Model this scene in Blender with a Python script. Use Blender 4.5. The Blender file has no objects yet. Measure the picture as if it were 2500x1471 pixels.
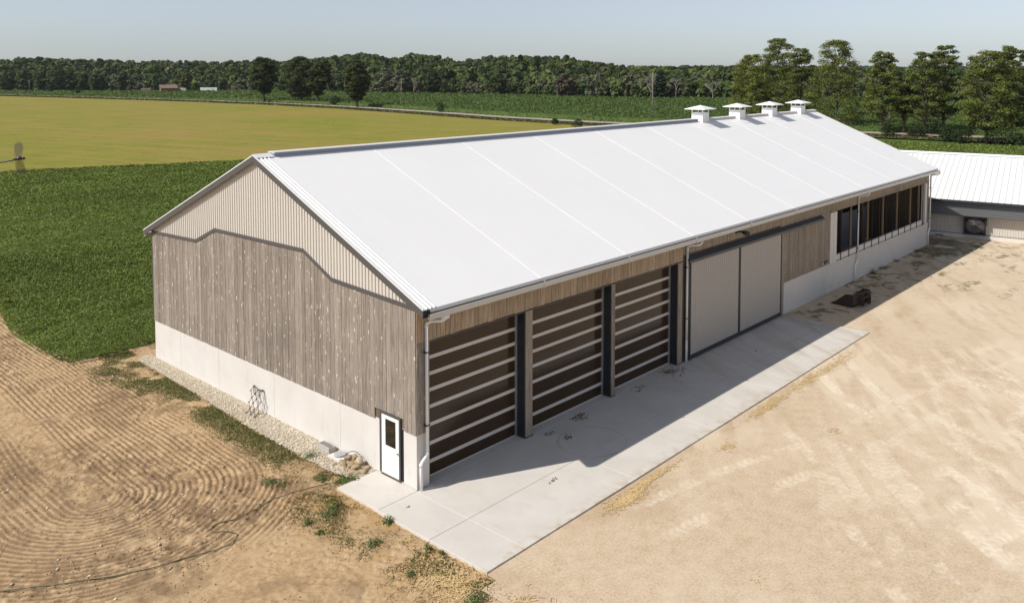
import bpy, math, random
import numpy as np
from mathutils import Matrix, Vector
S = bpy.context.scene
COL = S.collection
rnd = random.Random(7)
NR = np.random.default_rng(11)

# ------------------------------------------------------------------ camera
CAM = np.array([-17.682, -20.490, 13.7535])
YAW, PIT, FPX, PY = 0.7429, 0.0562, 2046.26, 293.1
Fv = np.array([math.cos(YAW)*math.cos(PIT), math.sin(YAW)*math.cos(PIT), -math.sin(PIT)])
Rv = np.array([math.sin(YAW), -math.cos(YAW), 0.0])
Uv = np.cross(Rv, Fv)
cam = bpy.data.cameras.new('camera')
camo = bpy.data.objects.new('camera', cam); COL.objects.link(camo)
cam.sensor_width = 36; cam.lens = FPX/2500*36
cam.shift_y = -(735.5-PY)/2500
cam.clip_start = 0.05; cam.clip_end = 20000
m = Matrix.Identity(4)
for i in range(3):
    m[i][0] = Rv[i]; m[i][1] = Uv[i]; m[i][2] = -Fv[i]; m[i][3] = CAM[i]
camo.matrix_world = m
S.camera = camo

# ------------------------------------------------------------------ light
SUN = Vector((-5.4, 2.6, 6.0)).normalized()
sun = bpy.data.lights.new('sun', 'SUN'); sun.energy = 4.1; sun.angle = math.radians(0.53); sun.color = (1.0, 0.95, 0.88)
suno = bpy.data.objects.new('sun', sun); COL.objects.link(suno)
suno.rotation_euler = (-SUN).to_track_quat('-Z', 'Y').to_euler()
suno.location = (-30, 20, 60)
W0 = bpy.data.worlds.new('World'); S.world = W0; W0.use_nodes = True
wn = W0.node_tree; bg = wn.nodes['Background']
sky = wn.nodes.new('ShaderNodeTexSky'); sky.sky_type = 'NISHITA'; sky.sun_disc = False
sky.sun_elevation = math.asin(SUN.z); sky.sun_rotation = math.atan2(SUN.x, SUN.y)
sky.altitude = 0; sky.air_density = 0.9; sky.dust_density = 0.5; sky.ozone_density = 6.0
hs = wn.nodes.new('ShaderNodeHueSaturation'); hs.inputs['Hue'].default_value = 0.503; hs.inputs['Saturation'].default_value = 0.46
wn.links.new(sky.outputs[0], hs.inputs['Color']); wn.links.new(hs.outputs[0], bg.inputs[0])
bg.inputs[1].default_value = 0.102
vs = S.view_settings; vs.view_transform = 'Standard'; vs.look = 'None'; vs.exposure = 0.21; vs.gamma = 1.0
S.cycles.max_bounces = 6; S.cycles.diffuse_bounces = 4; S.cycles.glossy_bounces = 3; S.cycles.transparent_max_bounces = 8

# ------------------------------------------------------------------ helpers
def tag(o, label=None, cat=None, group=None, kind=None):
    if label: o['label'] = label
    if cat: o['category'] = cat
    if group: o['group'] = group
    if kind: o['kind'] = kind
    return o

def empty(name, loc=(0, 0, 0), parent=None):
    o = bpy.data.objects.new(name, None); COL.objects.link(o); o.location = loc
    o.empty_display_size = .3
    if parent: o.parent = parent
    return o

def link(name, me, parent=None, mat=None):
    o = bpy.data.objects.new(name, me); COL.objects.link(o)
    if mat: me.materials.append(mat)
    if parent: o.parent = parent
    return o

def copy(o, parent=None, loc=None):
    c = o.copy(); COL.objects.link(c)
    if parent: c.parent = parent
    if loc is not None: c.location = loc
    return c

class MB:
    """collects shapes, builds ONE mesh object"""
    def __init__(s): s.v = []; s.f = []
    def add(s, v, f):
        b = len(s.v); s.v += [tuple(map(float, q)) for q in v]; s.f += [tuple(b+i for i in q) for q in f]; return s
    def box(s, x0, x1, y0, y1, z0, z1):
        return s.add([(x0,y0,z0),(x1,y0,z0),(x1,y1,z0),(x0,y1,z0),(x0,y0,z1),(x1,y0,z1),(x1,y1,z1),(x0,y1,z1)],
                     [(0,3,2,1),(4,5,6,7),(0,1,5,4),(1,2,6,5),(2,3,7,6),(3,0,4,7)])
    def hexa(s, p):   # 8 points, bottom ring then top ring
        return s.add(p, [(0,3,2,1),(4,5,6,7),(0,1,5,4),(1,2,6,5),(2,3,7,6),(3,0,4,7)])
    def prism(s, poly, fn):   # poly list of 2d, fn(p2d, end) -> 3d
        n = len(poly)
        v = [fn(q, 0) for q in poly]+[fn(q, 1) for q in poly]
        return s.add(v, [tuple(range(n-1,-1,-1)), tuple(range(n, 2*n))]+[(i, (i+1)%n, n+(i+1)%n, n+i) for i in range(n)])
    def tube(s, pts, r, n=8, cap=True):
        pts = [np.array(q, float) for q in pts]
        if not hasattr(r, '__len__'): r = [r]*len(pts)
        v = []; up = None
        for i, q in enumerate(pts):
            d = pts[min(i+1, len(pts)-1)]-pts[max(i-1, 0)]
            d = d/(np.linalg.norm(d)+1e-9)
            a = np.array([0,0,1.]) if abs(d[2]) < .9 else np.array([1.,0,0])
            if up is None: up = np.cross(d, a)
            up = up-d*(up@d)
            if np.linalg.norm(up) < 1e-4: up = np.cross(d, a)
            up /= np.linalg.norm(up); w = np.cross(d, up)
            for k in range(n):
                t = 2*math.pi*k/n
                v.append(q+r[i]*(math.cos(t)*up+math.sin(t)*w))
        f = []
        for i in range(len(pts)-1):
            for k in range(n):
                f.append((i*n+k, i*n+(k+1)%n, (i+1)*n+(k+1)%n, (i+1)*n+k))
        if cap: f += [tuple(range(n-1,-1,-1)), tuple((len(pts)-1)*n+k for k in range(n))]
        return s.add(v, f)
    def mesh(s, name, smooth=False):
        me = bpy.data.meshes.new(name); me.from_pydata(s.v, [], s.f); me.update()
        if smooth:
            me.polygons.foreach_set('use_smooth', [True]*len(me.polygons))
        return me
    def build(s, name, mat, parent=None, smooth=False):
        return link(name, s.mesh(name, smooth), parent, mat)

def np_mesh(name, V, Fc, mat, parent=None, col=None, attrs=None, smooth=False):
    V = np.asarray(V, np.float32); Fc = np.asarray(Fc, np.int32); k = Fc.shape[1]
    me = bpy.data.meshes.new(name)
    me.vertices.add(len(V)); me.vertices.foreach_set('co', V.ravel())
    me.loops.add(Fc.size); me.loops.foreach_set('vertex_index', Fc.ravel())
    me.polygons.add(len(Fc)); me.polygons.foreach_set('loop_start', np.arange(0, Fc.size, k, dtype=np.int32))
    try: me.polygons.foreach_set('loop_total', np.full(len(Fc), k, np.int32))
    except Exception: pass
    if smooth: me.polygons.foreach_set('use_smooth', np.ones(len(Fc), bool))
    me.update(calc_edges=True)
    if col is not None:
        a = me.attributes.new('Col', 'FLOAT_COLOR', 'POINT')
        c = np.ones((len(V), 4), np.float32); c[:, :3] = col; a.data.foreach_set('color', c.ravel())
    for kx, vv in (attrs or {}).items():
        a = me.attributes.new(kx, 'FLOAT', 'POINT'); a.data.foreach_set('value', np.asarray(vv, np.float32))
    return link(name, me, parent, mat)

def h2(ix, iy, seed):
    h = (ix.astype(np.int64)*374761393+iy.astype(np.int64)*668265263+seed*1442695041) & 0xffffffff
    h = ((h ^ (h >> 13))*1274126177) & 0xffffffff
    return ((h ^ (h >> 16)) & 0xffff)/65535.0
def vnoise(x, y, seed=0):
    x = np.asarray(x, float); y = np.asarray(y, float)
    ix = np.floor(x); iy = np.floor(y); fx = x-ix; fy = y-iy
    fx = fx*fx*(3-2*fx); fy = fy*fy*(3-2*fy)
    a = h2(ix, iy, seed); b = h2(ix+1, iy, seed); c = h2(ix, iy+1, seed); d = h2(ix+1, iy+1, seed)
    return (a*(1-fx)+b*fx)*(1-fy)+(c*(1-fx)+d*fx)*fy
def fbm(x, y, oct=4, seed=0):
    s = 0; a = .5; t = 0
    for i in range(oct):
        s = s+a*vnoise(np.asarray(x)*2**i, np.asarray(y)*2**i, seed+i*17); t += a; a *= .5
    return s/t
def sstep(a, b, x):
    t = np.clip((x-a)/(b-a), 0, 1); return t*t*(3-2*t)
def lerp(a, b, t): return a+(b-a)*t

def project(P):
    q = np.asarray(P)-CAM; dz = q@Fv
    return 1250+FPX*(q@Rv)/dz, PY-FPX*(q@Uv)/dz, dz
def ray(u, v): return Fv+Rv*(u-1250)/FPX-Uv*(v-PY)/FPX
def on_ground(u, v, z=0.0):
    d = ray(u, v); return CAM+d*(z-CAM[2])/d[2]

# ------------------------------------------------------------------ materials
class NT:
    def __init__(s, name, rough=.8, spec=.3):
        s.mat = bpy.data.materials.new(name); s.mat.use_nodes = True
        s.t = s.mat.node_tree; s.b = s.t.nodes['Principled BSDF']
        s.b.inputs['Roughness'].default_value = rough; s.b.inputs['Specular IOR Level'].default_value = spec
        s.geo = None
    def n(s, typ, **kw):
        nd = s.t.nodes.new('ShaderNode'+typ)
        for k, v in kw.items():
            if k.startswith('_'): setattr(nd, k[1:], v)
        for k, v in kw.items():
            if not k.startswith('_'): s.set(nd.inputs[int(k[1:]) if k[0] == 'i' and k[1:].isdigit() else k.replace('0', ' ')], v)
        return nd
    def set(s, inp, v):
        if isinstance(v, bpy.types.NodeSocket): s.t.links.new(v, inp)
        elif isinstance(v, bpy.types.Node): s.t.links.new(v.outputs[0], inp)
        elif isinstance(v, tuple) and len(v) == 3 and len(inp.default_value) == 4: inp.default_value = (*v, 1)
        else: inp.default_value = v
    def pos(s):
        if not s.geo: s.geo = s.t.nodes.new('ShaderNodeTexCoord')
        return s.geo.outputs['Object']
    def map(s, scale=(1,1,1), rot=(0,0,0), loc=(0,0,0), src=None):
        mp = s.n('Mapping'); s.set(mp.inputs[0], src or s.pos())
        mp.inputs['Scale'].default_value = scale; mp.inputs['Rotation'].default_value = rot
        s.set(mp.inputs['Location'], loc); return mp.outputs[0]
    def noise(s, scale, detail=4, rough=.55, src=None, dist=0):
        nd = s.n('TexNoise', Scale=scale, Detail=detail, Roughness=rough, Distortion=dist)
        s.set(nd.inputs['Vector'], src or s.pos()); return nd.outputs['Fac']
    def voro(s, scale, src=None, feat='F1', out='Distance', rnd_=1.0):
        nd = s.n('TexVoronoi', _feature=feat, Scale=scale); s.set(nd.inputs['Vector'], src or s.pos())
        nd.inputs['Randomness'].default_value = rnd_
        return nd.outputs[out]
    def ramp(s, fac, stops):
        nd = s.n('ValToRGB'); s.set(nd.inputs[0], fac); e = nd.color_ramp.elements
        while len(e) < len(stops): e.new(.5)
        for q, (p, c) in zip(e, stops):
            q.position = p; q.color = (*c, 1) if isinstance(c, tuple) else (c, c, c, 1)
        return nd.outputs[0]
    def mix(s, a, b, fac, mode='MIX'):
        nd = s.n('Mix', _data_type='RGBA', _blend_type=mode)
        s.set(nd.inputs[0], fac); s.set(nd.inputs[6], a); s.set(nd.inputs[7], b); return nd.outputs[2]
    def math(s, op, a, b=0.0, clamp=False):
        nd = s.n('Math', _operation=op, _use_clamp=clamp); s.set(nd.inputs[0], a); s.set(nd.inputs[1], b); return nd.outputs[0]
    def attr(s, name, out='Fac'):
        nd = s.n('Attribute', _attribute_name=name); return nd.outputs[out]
    def bump(s, h, strength=.3, dist=.02):
        nd = s.n('Bump', Strength=strength, Distance=dist); s.set(nd.inputs['Height'], h)
        s.t.links.new(nd.outputs[0], s.b.inputs['Normal']); return nd
    def base(s, c): s.set(s.b.inputs['Base Color'], c); return s
    def rand(s): return s.n('ObjectInfo').outputs['Random']

def plain(name, c, rough=.6, spec=.3, metal=0, var=.12, scale=3.0):
    t = NT(name, rough, spec)
    f = t.noise(scale, 5)
    t.base(t.mix(tuple(q*(1-var) for q in c), tuple(min(1, q*(1+var)) for q in c), f))
    t.b.inputs['Metallic'].default_value = metal
    return t.mat

def mat_wood(name, dark, mid, light, fleck, fleck_amt, warm):
    t = NT(name, .85, .15)
    r = t.rand()
    off = t.n('CombineXYZ', X=t.math('MULTIPLY', r, 37.0), Y=t.math('MULTIPLY', r, 53.0), Z=t.math('MULTIPLY', r, 71.0)).outputs[0]
    src = t.map(scale=(9, 9, .55), loc=off)
    g = t.noise(2.6, 6, .6, src, .6)
    big = t.noise(.42, 3, .5)
    c = t.ramp(g, [(.3, dark), (.5, mid), (.7, light)])
    c = t.mix(c, t.mix(warm, light, r), t.math('MULTIPLY', t.math('SUBTRACT', r, .35, True), .55))
    c = t.mix(c, dark, t.math('MULTIPLY', t.math('SUBTRACT', big, .5, True), 1.5))
    # every board its own tone
    tone = t.n('MapRange'); t.set(tone.inputs[0], t.math('FRACT', t.math('MULTIPLY', r, 13.7))); tone.inputs[3].default_value = .84; tone.inputs[4].default_value = 1.10
    c = t.mix(c, t.n('CombineColor', Red=tone.outputs[0], Green=tone.outputs[0], Blue=tone.outputs[0]).outputs[0], 1.0, 'MULTIPLY')
    # pale torn flecks round the knots
    wp = t.noise(3.0, 2)
    ks = t.map(scale=(8.2, 8.2, 2.9), loc=off, src=t.mix(t.pos(), t.n('TexNoise', Scale=5.0).outputs['Color'], .12))
    kd = t.n('TexVoronoi', Scale=1.0); t.set(kd.inputs['Vector'], ks)
    km = t.math('LESS_THAN', kd.outputs['Distance'], .21)
    sel = t.math('GREATER_THAN', t.math('ADD', t.n('SeparateColor', Color=kd.outputs['Color']).outputs[0], t.math('MULTIPLY', big, .5)), 1.18-fleck_amt)
    gate = t.math('GREATER_THAN', t.noise(14, 2, .5, t.map(scale=(1, 1, .5))), .47)
    c = t.mix(c, fleck, t.math('MULTIPLY', t.math('MULTIPLY', km, sel), t.math('MULTIPLY', gate, .6)))
    kn = t.math('LESS_THAN', kd.outputs['Distance'], .07)
    c = t.mix(c, tuple(q*.55 for q in dark), t.math('MULTIPLY', kn, .8))
    t.base(c)
    t.bump(g, .35, .006)
    return t.mat

def mat_concrete(name, a, b, stain, form=False, rough=.85, dirt=False):
    t = NT(name, rough, .2)
    n1 = t.noise(.7, 6, .6); n2 = t.noise(9, 5, .6)
    c = t.mix(a, b, t.ramp(n1, [(.35, 0.0), (.68, 1.0)]))
    c = t.mix(c, stain, t.math('MULTIPLY', t.ramp(t.noise(2.2, 6, .65, t.map(scale=(1, 1, .35) if form else (1, .5, 1))), [(.56, 0.0), (.78, 1.0)]), .45))
    c = t.mix(c, t.mix(c, stain, .5), t.math('MULTIPLY', t.ramp(n2, [(.6, 0.0), (.75, 1.0)]), .35))
    pit = t.math('LESS_THAN', t.voro(1.7 if form else 1.1), .022)
    c = t.mix(c, tuple(q*.4 for q in stain), t.math('MULTIPLY', pit, .7))
    if dirt:
        sx = t.n('SeparateXYZ'); t.set(sx.inputs[0], t.pos()); mr = t.n('MapRange'); t.set(mr.inputs[0], sx.outputs[0]); mr.inputs[1].default_value = 9; mr.inputs[2].default_value = 24
        st = t.noise(.8, 6, .65, t.map(scale=(1, .22, 1), src=t.map(rot=(0, 0, .5))), .5)
        c = t.mix(c, (.36,.29,.20), t.math('MULTIPLY', t.math('MULTIPLY', mr.outputs[0], t.ramp(st, [(.46, 0.0), (.66, 1.0)])), .55))
        ed = t.n('MapRange'); t.set(ed.inputs[0], sx.outputs[1]); ed.inputs[1].default_value = -4.3; ed.inputs[2].default_value = -4.87
        c = t.mix(c, (.46,.35,.23), t.math('MULTIPLY', t.math('MULTIPLY', ed.outputs[0], t.ramp(t.noise(2.5, 5, .6), [(.45, 0.0), (.6, 1.0)])), .6))
    t.base(c); t.bump(n2, .15, .01)
    return t.mat

def mat_ground(name, cols, streak=None, fine=8.0, bump=.4, bdist=.05, att=None, speck=None):
    """cols: dark, mid, light by fbm noise; streak=(rotation, stretch, colour, amount)"""
    t = NT(name, .95, .05)
    n1 = t.noise(.12, 5, .6); n2 = t.noise(fine, 5, .65); n3 = t.noise(fine*.16, 5, .6)
    f = t.math('ADD', t.math('MULTIPLY', n1, .22), t.math('ADD', t.math('MULTIPLY', n2, .5), t.math('MULTIPLY', n3, .28)))
    c = t.ramp(f, [(.40, cols[0]), (.5, cols[1]), (.60, cols[2])])
    if streak:
        rot, st, sc, am = streak
        ns = t.noise(.42, 7, .68, t.map(scale=(1/st, 1, 1), src=t.map(rot=(0, 0, rot))), .3)
        nb = t.noise(.02, 3, .5)
        ns = t.math('ADD', t.math('MULTIPLY', ns, .75), t.math('MULTIPLY', nb, .28))
        c = t.mix(c, sc, t.math('MULTIPLY', t.ramp(ns, [(.44, 0.0), (.66, 1.0)]), am))
    if att:
        for nm, ac, am in att:
            c = t.mix(c, ac, t.math('MULTIPLY', t.attr(nm), am))
    if speck:
        sp = t.math('LESS_THAN', t.voro(speck[0]), speck[1])
        c = t.mix(c, speck[2], t.math('MULTIPLY', sp, .8))
    t.base(c); t.bump(n2, bump, bdist)
    return t.mat

def mat_leaf(name, trans=.3, rough=.6):
    t = NT(name, rough, .2)
    c = t.attr('Col', 'Color'); t.base(c)
    tr = t.n('BsdfTranslucent'); t.set(tr.inputs[0], t.mix(c, (1.0, 1.1, .35), .9, 'MULTIPLY'))
    mx = t.n('MixShader'); mx.inputs[0].default_value = trans
    t.t.links.new(t.b.outputs[0], mx.inputs[1]); t.t.links.new(tr.outputs[0], mx.inputs[2])
    t.t.links.new(mx.outputs[0], t.t.nodes['Material Output'].inputs[0])
    return t.mat

M = {}
M['wood_gable'] = mat_wood('weathered_grey_wood', (.150,.124,.100), (.268,.227,.189), (.37,.325,.28), (.78,.70,.61), .62, (.33,.27,.21))
M['wood_side'] = mat_wood('tan_weathered_wood', (.22,.15,.095), (.43,.325,.225), (.56,.445,.325), (.5,.4,.3), -.35, (.36,.22,.11))
M['wood_far'] = mat_wood('dull_weathered_wood', (.17,.135,.10), (.31,.26,.205), (.42,.365,.30), (.5,.42,.33), -.2, (.30,.20,.115))
M['concrete_wall'] = mat_concrete('foundation_concrete', (.62,.59,.55), (.67,.645,.61), (.47,.43,.38), True)
M['concrete_pad'] = mat_concrete('pad_concrete', (.565,.53,.475), (.62,.585,.53), (.46,.415,.35), dirt=True)
M['concrete_block'] = mat_concrete('block_concrete', (.42,.40,.37), (.5,.48,.44), (.3,.28,.25))
M['steel_tan'] = plain('tan_painted_steel', (.58,.54,.485), .45, .4, 0, .04)
M['steel_tan_door'] = plain('grey_tan_painted_steel', (.43,.395,.355), .45, .4, 0, .05)
M['trim_dark'] = plain('charcoal_trim', (.085,.08,.078), .5, .4)
M['navy'] = plain('dark_navy_steel', (.026,.03,.036), .45, .4)
M['slate'] = plain('slate_blue_steel', (.055,.062,.075), .45, .4)
t = NT('white_roof_membrane', .5, .3); n = t.noise(.35, 5, .6); n2 = t.noise(2.0, 6, .7, t.map(scale=(2.5, .25, .25)))
t.base(t.mix(t.mix((.80,.79,.775), (.86,.85,.835), n), (.72,.71,.69), t.math('MULTIPLY', t.ramp(n2, [(.55, 0.0), (.8, 1.0)]), .4))); t.bump(n, .08, .1); M['roof_white'] = t.mat
M['white_paint'] = plain('white_paint', (.83,.83,.83), .4, .4, 0, .03)
M['white_pvc'] = plain('white_pvc', (.80,.80,.79), .35, .4, 0, .04)
M['white_trim'] = plain('white_trim_steel', (.74,.735,.72), .4, .4, 0, .05)
M['gutter'] = plain('gutter_enamel', (.62,.585,.54), .4, .4, 0, .08)
M['rail'] = plain('anodised_rail', (.62,.575,.53), .45, .4, 0, .04)
M['silver'] = plain('galvanised_steel', (.55,.56,.57), .35, .5, .6, .1)
M['rubber'] = plain('black_rubber', (.012,.012,.013), .6, .3)
M['interior'] = plain('interior_boards', (.16,.12,.085), .9, .1, 0, .3, 1.5)
M['interior_panel'] = plain('interior_grey_panel', (.36,.36,.36), .7, .2, 0, .15, 1.0)
M['stud'] = plain('yellow_pine_stud', (.33,.23,.14), .8, .2, 0, .2)
M['curtain'] = plain('white_curtain_fabric', (.70,.66,.62), .7, .2, 0, .07)
M['rust'] = plain('rusty_brown_steel', (.06,.042,.034), .75, .3, .2, .5, 6)
M['iron'] = plain('rusted_iron', (.075,.055,.045), .8, .3, .3, .4, 20)
M['plastic_grey'] = plain('grey_plastic', (.36,.37,.375), .45, .4, 0, .06)
M['hose'] = plain('dull_green_rubber', (.075,.105,.06), .5, .4, 0, .2)
M['pipe_black'] = plain('black_corrugated_pipe', (.05,.05,.04), .6, .3)
M['grey_post'] = plain('weathered_pole', (.28,.25,.22), .9, .1, 0, .25, 2)
t = NT('smoked_polycarbonate', .12, .26); fl = t.noise(1.2, 3)
t.base(t.mix((.036,.021,.012), (.058,.035,.020), fl)); rib = t.n('TexWave', Scale=26.0); rib.bands_direction = 'X'; t.set(rib.inputs['Vector'], t.pos()); t.bump(rib.outputs['Fac'], .05, .002); M['poly'] = t.mat
t = NT('dark_glass', .04, .6); t.base((.02,.018,.012)); M['glass'] = t.mat
M['leaf'] = mat_leaf('leaf_foliage', .28)
M['leaf_far'] = mat_leaf('forest_foliage', .15, .8)
M['grass'] = mat_leaf('grass_blades', .25)
t = NT('bark', .95, .1); g = t.noise(3, 6, .6, t.map(scale=(3, 3, .5))); t.base(t.ramp(g, [(.3, (.06,.045,.033)), (.7, (.20,.16,.125))])); t.bump(g, .6, .05); M['bark'] = t.mat

# ================================================================== GROUND
def grid(name, x0, x1, y0, y1, st, zf, mat, attrs=None, keep=None, lab=None, smooth=True):
    xs = np.arange(x0, x1+st*.5, st); ys = np.arange(y0, y1+st*.5, st)
    X, Y = np.meshgrid(xs, ys); nx = len(xs); ny = len(ys)
    X = X.ravel(); Y = Y.ravel(); Z = zf(X, Y)
    i = np.arange((ny-1)*(nx-1)); a = (i//(nx-1))*nx+i % (nx-1)
    Fq = np.stack([a, a+1, a+nx+1, a+nx], 1)
    if keep is not None:
        k = keep(X, Y); Fq = Fq[k[Fq].all(1)]
        used = np.zeros(len(X), bool); used[Fq.ravel()] = True
        idx = np.cumsum(used)-1; Fq = idx[Fq]; X, Y, Z = X[used], Y[used], Z[used]
    at = {k2: f2(X, Y) for k2, f2 in (attrs or {}).items()}
    o = np_mesh(name, np.stack([X, Y, Z], 1), Fq, mat, attrs=at, smooth=smooth)
    tag(o, lab, None, None, 'structure'); return o

def poly_sheet(name, pts, z, mat, lab, kind='structure'):
    me = bpy.data.meshes.new(name); me.from_pydata([(x, y, z) for x, y in pts], [], [tuple(range(len(pts)))])
    me.update(); o = link(name, me, None, mat); tag(o, lab, None, None, kind); return o

def in_poly(X, Y, P):
    r = np.zeros(len(X), bool); j = len(P)-1
    for i in range(len(P)):
        xi, yi = P[i]; xj, yj = P[j]
        c = ((yi > Y) != (yj > Y)) & (X < (xj-xi)*(Y-yi)/((yj-yi) or 1e-9)+xi)
        r ^= c; j = i
    return r

M['far_ground'] = mat_ground('meadow_ground', ((.05,.085,.02),(.075,.12,.03),(.11,.15,.045)), None, 1.0, .3, .1)
poly_sheet('ground', [(-6000,-6000),(7000,-6000),(7000,7000),(-6000,7000)], -.30, M['far_ground'], 'green meadow ground stretching to the horizon')

# --- hay field (yellow green stubble) -------------------------------------------------
def hay_edge(x): return 107.7-(x-18.8)*.3507
M['hay'] = mat_ground('mown_hay_field', ((.145,.17,.022),(.195,.205,.032),(.23,.225,.042)), (math.radians(75), 14.0, (.32,.21,.078), .9), .9, .9, .15)
ROAD = [(60,900),(118,700),(150,560),(170,450),(182,366),(186,300),(184,250),(176,195),(168,150),(166,118),(169,80),(176,43),(180,10),(182,-60),(184,-200)]
RA = np.array(ROAD, float)
def road_x(y): return np.interp(-np.asarray(y, float), -RA[:, 1], RA[:, 0])
def road_strip(name, off0, off1, z, mat, lab, thick=None, kind='structure'):
    ys = np.linspace(880, -190, 260); V = []
    for y in ys:
        x = float(road_x(y)); V += [(x+off0, y, z), (x+off1, y, z)]
    Fq = [(2*i, 2*i+2, 2*i+3, 2*i+1) for i in range(len(ys)-1)]
    me = bpy.data.meshes.new(name); me.from_pydata(V, [], Fq); me.update()
    o = link(name, me, None, mat); tag(o, lab, None, None, kind); return o
hp = [(-300, hay_edge(-300))]+[(x, hay_edge(x)) for x in (-60, 18.8, 60, 100, 128)]
ysr = np.linspace(70, 880, 60)
hp += [(135, 66)]+[(float(road_x(y))-9, float(y)) for y in ysr]+[(-300, 880)]
poly_sheet('hay_field', hp, -.05, M['hay'], 'mown yellow green hay field beyond the beans')
M['road'] = mat_ground('gravel_road', ((.27,.235,.185),(.34,.30,.24),(.40,.36,.30)), None, 1.5, .2, .03)
M['verge'] = mat_ground('road_verge', ((.075,.085,.025),(.12,.12,.04),(.22,.18,.075)), None, .8, .6, .2)
road_strip('verge', -9.0, 6.0, -.01, M['verge'], 'rough grass verge along the gravel road')
road_strip('road', -3.0, 3.0, .38, M['road'], 'pale gravel farm road between the fields')

# --- bean field ------------------------------------------------------------------------
BEAN = [(-3.0,21.6),(-3.7,24.5),(-3.3,29.5),(-2.0,36),(-1.0,48),(-4.0,120),(-30,128),(18.8,107.7),(60,93.2),(100,79.2),(128,69.4),(135,66),(150,52),(153,36),(160,18),(166,-20),(62,-20),(62,19.9),(.3,19.9),(.2,20.9),(-1.5,21.2)]
BEAN = [(-3.0,21.6),(-3.7,24.5),(-3.3,29.5),(-2.0,36),(-1.0,48),(-3.0,115.0),(18.8,107.7),(60,93.2),(100,79.2),(128,69.4),(135,66),(150,52),(153,36),(158,18),(163,-22),(74,-22),(60,21.6),(.9,21.6)]
M['bean_soil'] = mat_ground('dark_green_bean_soil', ((.075,.10,.022),(.095,.128,.028),(.12,.155,.04)), None, 3.0, .5, .1)  # dark green ground tone beneath the bean leaves
poly_sheet('bean_ground', BEAN, -.03, M['bean_soil'], 'soil under the soybean rows')

# --- corn ground beyond the road ---------------------------------------------------------
M['corn_soil'] = mat_ground('corn_ground', ((.05,.08,.02),(.065,.10,.026),(.085,.125,.034)), None, 1.0, .5, .2)

# --- tilled soil ----------------------------------------------------------------------
XC, YC = -7.3, 7.2
def till_r(X, Y):
    wx = (fbm(X*.2, Y*.2, 2, 5)-.5)*.45; wy = (fbm(X*.2, Y*.2, 2, 9)-.5)*.45
    dx = X+wx-XC-.02*np.maximum(Y-YC, 0); dy = np.minimum(Y+wy-YC, 0)
    return np.sqrt(dx*dx+dy*dy)
def rough_mask(X, Y):   # where the tines have worked
    a = sstep(-1.6, -3.3, X)*sstep(.6, 2.6, Y+(fbm(X*.5, Y*.5, 3, 3)-.5)*2)
    return a*(.62+.38*sstep(.22, .42, fbm(X*.22+3, Y*.22, 4, 21)+.1))
def soil_z(X, Y):
    r = till_r(X, Y); mk = rough_mask(X, Y)
    ridge = .5+.5*np.cos(2*math.pi*r/.205); ridge = ridge**1.3*sstep(.25, .8, r)
    brk = sstep(.3, .55, fbm(X*1.3, Y*1.3, 3, 31))
    z = mk*ridge*.032*(.45+.55*brk)
    cl = fbm(X*5, Y*5, 3, 41); z += .055*mk*np.maximum(cl-.5, 0)*2
    clod = sstep(.52, .72, fbm(X*.33+7, Y*.33-2, 4, 61))
    z += clod*.09*np.maximum(fbm(X*4.2, Y*4.2, 3, 71)-.45, 0)*2
    z += .05*(fbm(X*.25, Y*.25, 3, 51)-.5)+.045*(fbm(X*6, Y*6, 3, 81)-.5)*(.4+.8*sstep(.4, .6, fbm(X*.5, Y*.5, 2, 82)))
    # small tread prints on the smoother ground
    sm = (1-mk)*sstep(.5, .62, fbm(X*.4+20, Y*.4, 3, 91))
    tr = (np.sin(2*math.pi*(X*.83+Y*.55+.5*fbm(X*.6, Y*.6, 2, 92))/.33) > .55)*(np.sin(2*math.pi*(X*.55-Y*.83)/1.7) > .1)
    z -= sm*tr*.03
    return z-.06
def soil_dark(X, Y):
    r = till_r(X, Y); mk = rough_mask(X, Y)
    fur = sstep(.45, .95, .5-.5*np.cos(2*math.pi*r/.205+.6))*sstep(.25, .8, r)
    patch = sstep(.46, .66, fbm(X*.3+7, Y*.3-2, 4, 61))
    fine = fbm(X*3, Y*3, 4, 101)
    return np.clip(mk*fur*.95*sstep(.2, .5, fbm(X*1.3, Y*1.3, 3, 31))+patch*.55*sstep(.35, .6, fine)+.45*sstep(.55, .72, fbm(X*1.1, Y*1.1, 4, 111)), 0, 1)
def soil_gravel(X, Y):
    return sstep(-4.4, -5.6, Y+(fbm(X, Y, 3, 12)-.5)*1.2)*sstep(-3.6, -2.2, X+(fbm(X, Y, 3, 13)-.5)*1.2)
def soil_thatch(X, Y):   # dry straw thatch beside the slab
    return sstep(-4.6, -2.2, X+(fbm(X*.8, Y*.8, 3, 14)-.5)*3)*sstep(4.2, 1.0, Y+(fbm(X*.8, Y*.8, 3, 15)-.5)*2)*sstep(.35, .6, fbm(X*2, Y*2, 4, 16))
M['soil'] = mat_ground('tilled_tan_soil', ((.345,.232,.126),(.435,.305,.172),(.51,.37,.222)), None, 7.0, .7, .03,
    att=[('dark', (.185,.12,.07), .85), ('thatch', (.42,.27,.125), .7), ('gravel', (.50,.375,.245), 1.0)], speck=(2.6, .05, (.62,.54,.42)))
soil_view = lambda X, Y: (project(np.column_stack([X, Y, np.zeros(len(X))]))[0] > -110)
soil_keep = lambda X, Y: soil_view(X, Y) & ~((X > .1) & (Y < 18.9)) & ~((X > -1.62) & (Y > -4.8) & (Y < 2.05)) & ~in_poly(X, Y, [(-2.6,22.0),(-3.2,24.5),(-2.8,29.5),(-1.6,36),(-.4,60),(5,60),(5,22.0)])
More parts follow.
